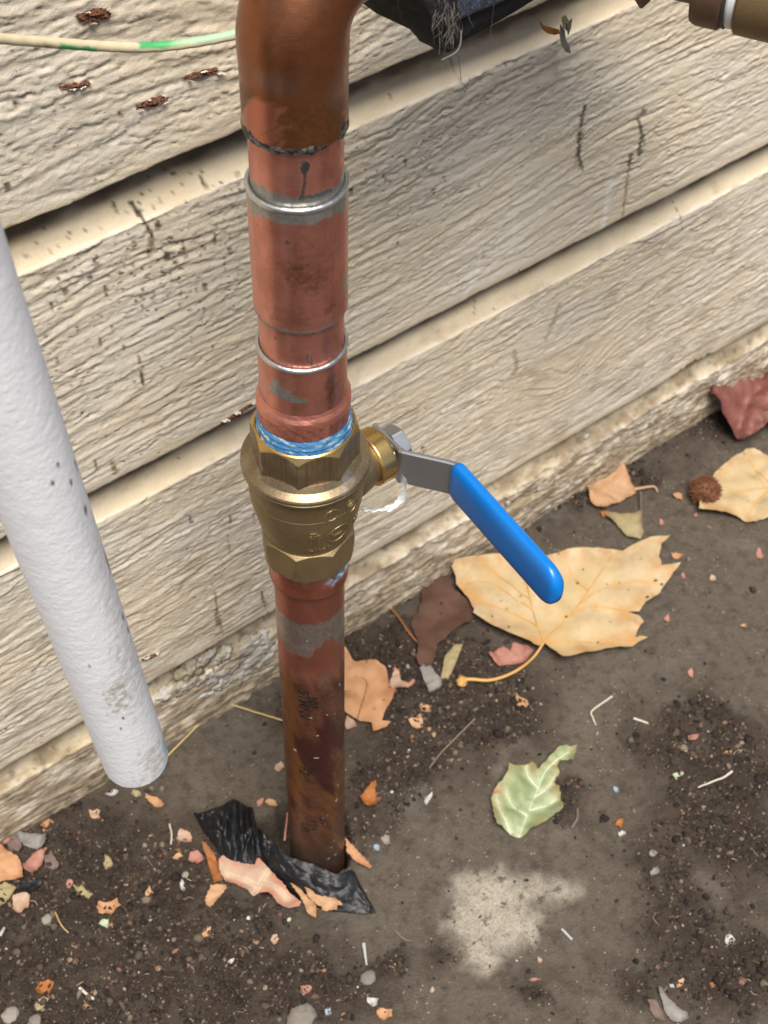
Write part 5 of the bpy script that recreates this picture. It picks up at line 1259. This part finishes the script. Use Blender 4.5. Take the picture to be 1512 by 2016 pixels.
SCR = [(212, 1787, 30, .55, -.35, ORG, 'star shaped orange leaf scrap in the dark soil at lower left', 9), (208, 1818, 13, .8, -.9, SAGE, 'pale green triangular scrap touching the star shaped orange one', 3), (268, 1745, 11, .6, -1.2, TAN, 'small tan scrap above right of the star shaped orange one', 4), (293, 1763, 15, .55, -1.0, TAN, 'orange tan scrap right of the star shaped one', 5),
       (212, 1700, 18, .5, 1.3, OLV, 'olive leaf sliver standing in dark soil at left', 5), (138, 1742, 14, .7, -1.2, PNK, 'pink curl left of centre in the lower left soil', 5), (165, 1757, 20, .55, .5, OLV, 'ribbed olive scrap right of the pink curl', 6), (405, 1837, 16, .5, -.9, ORG, 'bright orange curl in the soil below the beige leaf', 5), (88, 1945, 21, .7, -.5, RUS, 'mustard brown triangle near the lower left corner', 4),
       (82, 1975, 18, .5, -.9, OLV, 'pale olive blade below the mustard brown triangle', 5), (350, 1687, 10, .9, 0, TAN, 'round tan chip near the centre of the left soil', 6), (363, 1650, 17, .8, .5, BEI, 'curled pinkish shell of leaf left of the crumpled plastic', 8), (185, 1605, 14, .8, 0, BEI, 'cup shaped pink leaf shell by the base of the siding', 8), (92, 1622, 13, .5, -.2, ORG, 'small orange wedge against the siding base at left', 4),
       (306, 1580, 24, .45, .6, ORG, 'orange twisted leaf below the cut end of the white pipe', 7), (270, 1562, 13, .55, .2, OLV, 'olive bit next to the orange twist below the white pipe', 5), (222, 1562, 14, .45, -.1, WHT, 'white flake on soil under the white pipe', 6), (551, 1510, 12, 1.0, .3, BEI, 'pale tan scrap peeping out left of the copper pipe', 5),
       (820, 1422, 17, .85, -.6, TAN, 'tan thumb shaped chip in dark soil right of the pipe', 6), (838, 1395, 12, .8, .2, TAN, 'smaller tan chip just above the thumb shaped one', 6), (1026, 1384, 19, .6, .8, ORG, 'orange tan leaf chip below the maple leaf stem', 6), (690, 1425, 14, 1.0, .4, BEI, 'pale chip close to the right side of the lower pipe', 5), (843, 1573, 13, .4, -1.0, WHT, 'whitish sliver on the edge of bare ground', 5),
       (1359, 1328, 10, .6, 1.2, PNK, 'pink chip on bare ground at far right', 5), (1363, 1452, 14, .5, -.2, PNK, 'salmon red chip in the right hand dark soil', 6), (1433, 1482, 7, .7, .4, ORG, 'tiny orange chip right of the salmon red chip', 5), (1333, 1527, 14, .55, -.4, SAGE, 'mint green chip in the right hand soil', 6), (1213, 1556, 8, .6, .7, SCB, 'pale blue fleck on the ground at right', 6),
       (1219, 1623, 12, .75, 1.5, RUS, 'bright amber chip in right hand soil', 6), (1223, 1642, 8, .7, 0, WHT, 'white crumb just under the bright amber chip', 6), (1370, 1015, 7, .6, 1.2, PNK, 'pink fleck near the yellow leaf', 5), (1302, 1031, 9, .6, 1.4, PNK, 'pink fleck below the bristly seed ball', 5), (1345, 1133, 10, .55, 1.2, PNK, 'pink fleck right of the big maple leaf tip', 5), (1313, 1220, 11, .7, .5, PNK, 'rose fleck right of the lower maple leaf lobe', 5),
       (1333, 1094, 13, .55, .1, ORG, 'orange curl right of the maple leaf', 5), (1403, 1140, 11, .6, .6, BEI, 'cream chip on bare ground at right', 6), (1464, 1232, 7, .7, .2, ORG, 'small orange fleck near the right edge', 5), (1495, 1092, 12, .8, 1.3, PNK, 'pink chip at the right edge', 5), (1322, 1940, 9, .5, 1.2, WHT, 'white grain like piece near the grey leaf', 7), (1337, 1937, 13, .55, -1.0, TAN, 'mustard sliver crossing the white grain', 5),
       (1402, 1938, 9, .5, .8, RUS, 'red brown chip in the lower right soil', 5), (1052, 1928, 15, .25, 0, PNK, 'thin coral pink stick on the ground at lower centre right', 6), (1063, 1891, 8, .6, 1.3, BEI, 'beige grain above the coral pink stick', 6), (602, 1952, 17, .55, -.5, PNK, 'coral leaf curl at the lower centre', 7), (647, 1993, 11, .6, 1.3, SCB, 'sky blue scrap near the bottom edge', 6), (757, 1998, 18, .75, .3, ORG, 'orange edged leaf corner at the bottom edge', 5),
       (733, 1972, 13, .85, .2, WHT, 'crumbly white lump at the bottom centre', 9), (1437, 1851, 11, .95, 0, WHT, 'round white disc near the lower right corner', 10), (760, 1657, 13, .7, 1.0, GRY, 'bluish grey flake on the ground right of the pipe', 7), (742, 1670, 7, .9, 1.0, SCB, 'pale blue fleck next to the bluish grey flake', 6), (540, 1852, 13, .75, 1.2, BEI, 'brownish chip in soil left of the white pin', 6), (568, 1812, 9, .5, -.5, SAGE, 'grey green sliver below the tan leaf pieces', 5),
       (1284, 1683, 10, .8, .4, GRY, 'grey white crumb, upper one of a pair in the right soil', 7), (1286, 1719, 11, .8, -.2, GRY, 'grey white crumb, lower one of a pair in the right soil', 7), (360, 1746, 10, .6, 1.2, WHT, 'white flake in the soil below the plastic', 6), (455, 1892, 8, .6, -.7, WHT, 'white flake in the lower left soil', 6)]
for k, (u, v, r, asp, ang, m_, lab, npt) in enumerate(SCR):
    scrap(u, v, r, asp, ang, m_, lab, seed=k+1, pts=npt, lift=2.5+r*.12, z0=.9, thick=.5 if m_ is not WHT else 1.4)
leaf('leaf_scrap', [(855, 1045), (885, 1050), (930, 1100), (980, 1150), (1030, 1175), (1042, 1215), (1000, 1240), (950, 1235), (905, 1180), (885, 1110)], GRY, 'silvery grey leaf near the bottom right corner', 'leaf', z0=2, lift=5, xf=(1008, 1600, 3.0), seed=61)
leaf('leaf_scrap', [(800, 1105), (850, 1110), (895, 1180), (900, 1235), (850, 1215), (815, 1170)], DUN, 'brown leaf piece left of the silvery grey leaf', 'leaf scrap', z0=1.2, lift=3, xf=(1008, 1600, 3.0), seed=62)
# stones
STO = NT('stone'); STO.set(color=STO.mix(STO.noise(160), (.13, .11, .09), (.20, .175, .15)), rough=.9, normal=STO.bump(STO.noise(500), .5, .001))
STP = NT('pale_stone'); STP.set(color=STP.mix(STP.noise(160), (.17, .15, .125), (.27, .245, .21)), rough=.9)
for k, (u, v, r, m_, lab) in enumerate([(594, 2003, 30, STO, 'flat brown stone cut by the bottom edge'), (725, 1925, 17, STO, 'flat dark stone below the white pin'), (92, 1810, 12, STP, 'beige pebble right of the left edge'), (20, 1998, 18, STP, 'pale stone in the bottom left corner'), (68, 2010, 14, STO, 'grey brown stone next to the pale corner stone'), (365, 1722, 8, STP, 'pale pebble under the rust strip')]):
    p = gpt(u, v, 1.2); s = r/3.4
    V, F = lump(p, (np.array([s, .2*s, 0]), np.array([-.15*s, s*.85, 0]), np.array([0, 0, s*.45])), k+20.5, 26, 14, .3)
    tag(build('stone', V, F, m_, None, p-np.array([0, 0, 1]), 180), lab, 'stone')
# stalks, twigs and sticks
def stick(name, pts, r, mat, label, cat):
    P = smooth_path([gpt(u, v, o_) for (u, v, o_) in pts], 7); P = P+RNG.normal(size=P.shape)*.06
    V, F = tube(P, np.linspace(r[0], r[1], len(P)), 8); tag(build(name, V, F, mat, None, P[0], 60), label, cat)
stick('straw_stalk', [(318, 1500, 4), (370, 1448, 3), (415, 1405, 3), (443, 1383, 3.2)], (.75, .6), STRAW, 'straw stalk running from the siding base towards the white pipe end', 'straw')
stick('straw_stalk', [(443, 1383, 3.6), (490, 1398, 3), (555, 1418, 2.5), (575, 1426, 2.5)], (.7, .6), STRAW, 'straw stalk running from the siding base to behind the copper pipe', 'straw')
stick('twig', [(1205, 1371, 2), (1180, 1388, 2.5), (1164, 1402, 2.5), (1168, 1415, 2), (1173, 1428, 1.5)], (.75, .5), PALE_T, 'bent pale twig on the bare ground below the maple leaf', 'twig')
stick('twig', [(1247, 1414, 1.5), (1262, 1419, 1.5), (1276, 1424, 1.5)], (.9, .7), PALE_T, 'short grey white twig right of the bent pale twig', 'twig')
stick('twig', [(1374, 1550, 2), (1400, 1540, 2.5), (1425, 1530, 3), (1442, 1518, 4)], (.5, .9), PALE_T, 'thin forked pale twig in the right hand soil', 'twig')
stick('twig', [(935, 1415, 3), (900, 1450, 4), (870, 1480, 4), (845, 1512, 2)], (.8, .6), TWIG, 'long dark twig lying across the soil right of the pipe', 'twig')
stick('twig', [(768, 1196, 5), (785, 1215, 5), (805, 1245, 4), (822, 1265, 3)], (.7, .6), RUS, 'reddish stalk left of the dark brown leaf', 'twig')
stick('twig', [(858, 1000, 8), (860, 1020, 5), (862, 1055, 3)], (.7, .6), TWIG, 'upright grey stalk near the base of the siding', 'twig')
stick('twig', [(1262, 968, 6), (1262, 1000, 4), (1266, 1040, 3)], (.8, .5), TWIG, 'grey stalk passing the small stalked tan leaf', 'twig')
stick('twig', [(109, 1796, 2), (120, 1820, 3), (135, 1837, 1.5)], (.5, .4), STRAW, 'curved straw thread in the lower left soil', 'twig')
stick('twig', [(157, 1945, 2), (170, 1956, 2), (185, 1967, 1.5)], (1.0, .8), PALE_T, 'short cream stick near the lower left corner', 'twig')
stick('twig', [(334, 1623, 2), (338, 1645, 3), (335, 1672, 2)], (.7, .5), PALE_T, 'upright pale twig left of the crumpled plastic', 'twig')
stick('white_pin', [(716, 1858, 3), (719, 1880, 3), (722, 1900, 2)], (1.2, .6), WHT, 'thin white pin with a wider head on the dark ground', 'pin')
stick('white_stick', [(1106, 1829, 1.5), (1115, 1838, 1.8), (1126, 1850, 1.5)], (.95, .85), WHT, 'short white stick right of the pale patch', 'stick')
stick('twig', [(778, 1832, 1.5), (795, 1848, 2), (812, 1853, 1.5)], (.8, .4), TWIG, 'dark curved twig left of the pale patch', 'twig')
stick('white_stick', [(0, 1842, 3), (5, 1833, 3.5), (9, 1826, 3)], (1.2, .9), WHT, 'white stick at the left edge', 'stick')
stick('twig', [(560, 1655, 12), (563, 1630, 14), (566, 1600, 16)], (.7, .6), PNK, 'red stalk rising from the hole beside the pipe', 'twig')
stick('twig', [(1125, 1630, 1.5), (1136, 1612, 2), (1137, 1592, 2)], (1.0, .7), TWIG, 'dark twig right of the green leaf', 'twig')
# dead leaf bit hanging from a web on the wall
mb = MB()
p = lambda u, v, d=3: on_y(u, v, YL-d)
def shard(mb, px, mi, d=3, th=.5):
    P = [p(u, v, d+1.5*math.sin(k*2.1)) for k, (u, v) in enumerate(px)]; n = len(P); Q = [q+np.array([0, th, 0]) for q in P]
    mb.add(P+Q, [tuple(range(n))[::-1], tuple(range(n, 2*n))]+[(i, (i+1) % n, (i+1) % n+n, i+n) for i in range(n)], mi)
shard(mb, [(1062, 40), (1070, 50), (1085, 54), (1100, 58), (1102, 66), (1092, 69), (1078, 66), (1068, 58)], 0, 4)
shard(mb, [(1104, 48), (1112, 60), (1114, 78), (1122, 92), (1124, 106), (1114, 102), (1106, 88), (1102, 66)], 1, 4)
shard(mb, [(1106, 34), (1114, 30), (1122, 44), (1118, 62), (1110, 56)], 2, 5)
shard(mb, [(1116, 46), (1127, 36), (1124, 56), (1119, 70)], 1, 6)
tag(mb.obj('leaf_debris', [RUS, GRY, OLV], None, p(1100, 60), 30), 'dead leaf shreds caught on the siding near the top, right of the black foam', 'leaf debris')
# black spot on the wall foot and white crumbs
mb = MB()
for k, (u, v, r) in enumerate([(1155, 860, 4.0), (1000, 990, 3), (1062, 962, 3), (985, 1030, 3)]):
    V, F = lump(on_y(u, v, YL-.5), (np.array([r*.7, 0, 0]), np.array([0, -1.6, 0]), np.array([0, 0, r*.7])), k+31, 16, 10, .4); mb.add(V, F)
mb.obj('paint_crumb', [WHT], wall, on_y(1060, 960, YL), 60)

# ================================================================== LOOSE SOIL
phi = (1+5**.5)/2
ICO = np.array([(-1, phi, 0), (1, phi, 0), (-1, -phi, 0), (1, -phi, 0), (0, -1, phi), (0, 1, phi), (0, -1, -phi), (0, 1, -phi), (phi, 0, -1), (phi, 0, 1), (-phi, 0, -1), (-phi, 0, 1)])/math.sqrt(1+phi*phi)
ICF = np.array([(0, 11, 5), (0, 5, 1), (0, 1, 7), (0, 7, 10), (0, 10, 11), (1, 5, 9), (5, 11, 4), (11, 10, 2), (10, 7, 6), (7, 1, 8), (3, 9, 4), (3, 4, 2), (3, 2, 6), (3, 6, 8), (3, 8, 9), (4, 9, 5), (2, 4, 11), (6, 2, 10), (8, 6, 7), (9, 8, 1)])
def rots(n):
    q = RNG.normal(size=(n, 4)); q /= np.linalg.norm(q, axis=1)[:, None]; w_, x, y, z = q.T
    return np.stack([np.stack([1-2*(y*y+z*z), 2*(x*y-z*w_), 2*(x*z+y*w_)], 1), np.stack([2*(x*y+z*w_), 1-2*(x*x+z*z), 2*(y*z-x*w_)], 1), np.stack([2*(x*z-y*w_), 2*(y*z+x*w_), 1-2*(x*x+y*y)], 1)], 1)
def crumbs(name, xy, size, pal, prob, label, flat=.75, sink=.25, rough=.9, noisec=True):
    n = len(xy); B = ICO[None]*(1+RNG.uniform(-.35, .35, (n, 12, 1)))
    B = B*np.stack([np.ones(n), RNG.uniform(.55, 1, n), RNG.uniform(.4, .9, n)*flat/.75], 1)[:, None]
    V = np.einsum('nij,nkj->nki', rots(n), B)*size[:, None, None]
    V = V+np.c_[xy, gh(xy[:, 0], xy[:, 1])+size*sink][:, None]
    F = (ICF[None]+12*np.arange(n)[:, None, None]).reshape(-1, 3)
    pi_ = RNG.choice(len(pal), n, p=np.array(prob)/np.sum(prob)); C = np.array(pal)[pi_]*RNG.uniform(.65, 1.3, (n, 1))
    m = NT(name+'_material'); a_ = m.attr('tint'); n1 = m.noise(900, 3)
    m.set(color=m.mix(m.math('MULTIPLY', m.ramp(n1, .4, .7), .45), a_.outputs['Color'], (.05, .038, .03)), rough=rough, spec=.3)
    o = build(name, V.reshape(-1, 3), F, m, None, (0, 0, 0), None, {'tint': np.repeat(C, 12, 0)})
    o['kind'] = 'stuff'; o['label'] = label; return o
def sample(n, x0=-330, x1=560, y0=-300, y1=124):
    xy = np.c_[RNG.uniform(x0, x1, n), RNG.uniform(y0, y1, n)]
    vis = (xy[:, 1] < 124) & ~((xy[:, 0] > 300) & (xy[:, 1] < -150)) & (np.hypot(xy[:, 0], xy[:, 1]) > 17.8)
    return xy[vis]
DARK = [(.013, .009, .007), (.032, .022, .016), (.072, .051, .036), (.14, .105, .075)]
xy = sample(190000); m_ = soil_mask(xy[:, 0], xy[:, 1]); xy = xy[RNG.random(len(xy)) < m_*.42*sstep(-.35, .35, fbm(xy[:, 0]/21, xy[:, 1]/21, 4, 141))+.004+.07*damp_mask(xy[:, 0], xy[:, 1])**2]
print('soil crumbs', len(xy))
crumbs('soil_crumbs', xy, np.clip(RNG.lognormal(-.22, .55, len(xy)), .3, 3.6), DARK, [5, 4, 3, 1.6], 'dark crumbly soil')
xy = sample(30000); m_ = soil_mask(xy[:, 0], xy[:, 1]); xy = xy[RNG.random(len(xy)) < m_*.20+.035]
crumbs('grit', xy, np.clip(RNG.lognormal(-.45, .5, len(xy)), .25, 2.0), [(.12, .10, .08), (.20, .165, .13), (.30, .235, .17), (.42, .40, .36), (.30, .15, .08), (.26, .12, .09), (.09, .05, .03), (.02, .015, .011)], [4, 3, 2, .8, 1.0, .7, 2.5, 4], 'pale grit and crumbs scattered over the soil')
xy = sample(9000); m_ = soil_mask(xy[:, 0], xy[:, 1]); xy = xy[RNG.random(len(xy)) < m_*.30*sstep(-.2, .45, fbm(xy[:, 0]/17, xy[:, 1]/17, 4, 145))+.003+.02*damp_mask(xy[:, 0], xy[:, 1])]
# larger clods, with leaf crumb
crumbs('clods', xy, np.clip(RNG.lognormal(.55, .35, len(xy)), 1.0, 3.6), DARK[:3]+[(.14, .11, .085), (.22, .115, .06), (.16, .08, .055), (.24, .19, .145)], [4, 4, 3, 1.4, .9, .8, .8], 'larger clods and leaf crumbs in the soil', .6, .15)
# fibres
xy = sample(22000); m_ = soil_mask(xy[:, 0], xy[:, 1]); xy = xy[RNG.random(len(xy)) < m_*.34+.008]
n = len(xy); L = RNG.lognormal(1.0, .5, n); an = RNG.uniform(0, 2*np.pi, n); tz = RNG.normal(0, .18, n); r = RNG.uniform(.10, .32, n)
d = np.stack([np.cos(an)*np.cos(tz), np.sin(an)*np.cos(tz), np.sin(tz)], 1); t = np.stack([-np.sin(an), np.cos(an), 0*an], 1); b2 = np.cross(d, t)
p0 = np.c_[xy, gh(xy[:, 0], xy[:, 1])+.7]; mid = p0+t*(RNG.normal(0, .12, n)*L)[:, None]+np.array([0, 0, .4]); e0 = p0-d*L[:, None]*.5; e1 = p0+d*L[:, None]*.5
ring = lambda c: np.stack([c+t*r[:, None], c-t*.5*r[:, None]+b2*.87*r[:, None], c-t*.5*r[:, None]-b2*.87*r[:, None]], 1)
V = np.concatenate([ring(e0), ring(mid), ring(e1)], 1); fb = []
for k in (0, 3):
    for j in range(3):
        a_, b_ = k+j, k+(j+1) % 3; fb.append((a_, b_, b_+3, a_+3))
F = (np.array(fb)[None]+9*np.arange(n)[:, None, None]).reshape(-1, 4)
C = np.array([(.03, .02, .015), (.09, .06, .04), (.22, .15, .09), (.36, .29, .2)])[RNG.choice(4, n, p=[.45, .3, .17, .08])]
m = NT('fibre_litter_material'); m.set(color=m.attr('tint').outputs['Color'], rough=.85)
o = build('fibre_litter', V.reshape(-1, 3), F, m, None, (0, 0, 0), None, {'tint': np.repeat(C, 9, 0)}); o['kind'] = 'stuff'; o['label'] = 'fine root and straw fibres in the soil'
# crumbled leaf: small bent four- to six-sided flakes, too many to count
xy = sample(9000); m_ = soil_mask(xy[:, 0], xy[:, 1]); xy = xy[RNG.random(len(xy)) < m_*.17+.012*damp_mask(xy[:, 0], xy[:, 1])]
n = len(xy); r = np.clip(RNG.lognormal(.45, .42, n), .7, 3.6); th = np.linspace(0, 2*np.pi, 6, endpoint=False)[None]+RNG.uniform(0, 6, (n, 1)); k = RNG.uniform(.45, 1.1, (n, 6))
P = np.stack([np.cos(th)*k, np.sin(th)*k*RNG.uniform(.45, .9, (n, 1)), RNG.normal(0, .22, (n, 6))], 2)*r[:, None, None]
P = np.concatenate([P, np.stack([0*r, 0*r, r*RNG.normal(.12, .12, n)], 1)[:, None]], 1); P = np.concatenate([P, P-np.array([0, 0, .22])], 1)
til = RNG.normal(0, .28, (n, 2)); P[:, :, 2] += P[:, :, 0]*til[:, :1]+P[:, :, 1]*til[:, 1:]; P = P+np.c_[xy, gh(xy[:, 0], xy[:, 1])+.75][:, None]
fb = [(i, (i+1) % 6, 6) for i in range(6)]+[((i+1) % 6+7, i+7, 13) for i in range(6)]+[(i, i+7, (i+1) % 6+7) for i in range(6)]+[(i, (i+1) % 6+7, (i+1) % 6) for i in range(6)]
F = (np.array(fb)[None]+14*np.arange(n)[:, None, None]).reshape(-1, 3)
C = np.array([(.16, .085, .05), (.30, .165, .09), (.10, .055, .035), (.28, .13, .095), (.36, .25, .16), (.07, .045, .032)])[RNG.choice(6, n, p=[.25, .16, .26, .09, .08, .16])]*RNG.uniform(.7, 1.2, (n, 1))
m = NT('leaf_crumb_material'); m.set(color=m.mix(m.ramp(m.noise(600, 3), .4, .7), m.attr('tint').outputs['Color'], (.06, .042, .03)), rough=.85)
o = build('leaf_crumbs', P.reshape(-1, 3), F, m, None, (0, 0, 0), None, {'tint': np.repeat(C, 14, 0)}); o['kind'] = 'stuff'; o['label'] = 'crumbled brown and tan leaf flakes in the soil'
print('tris', sum(len(o.data.loops)-2*len(o.data.polygons) for o in SC.objects if o.type == 'MESH'))
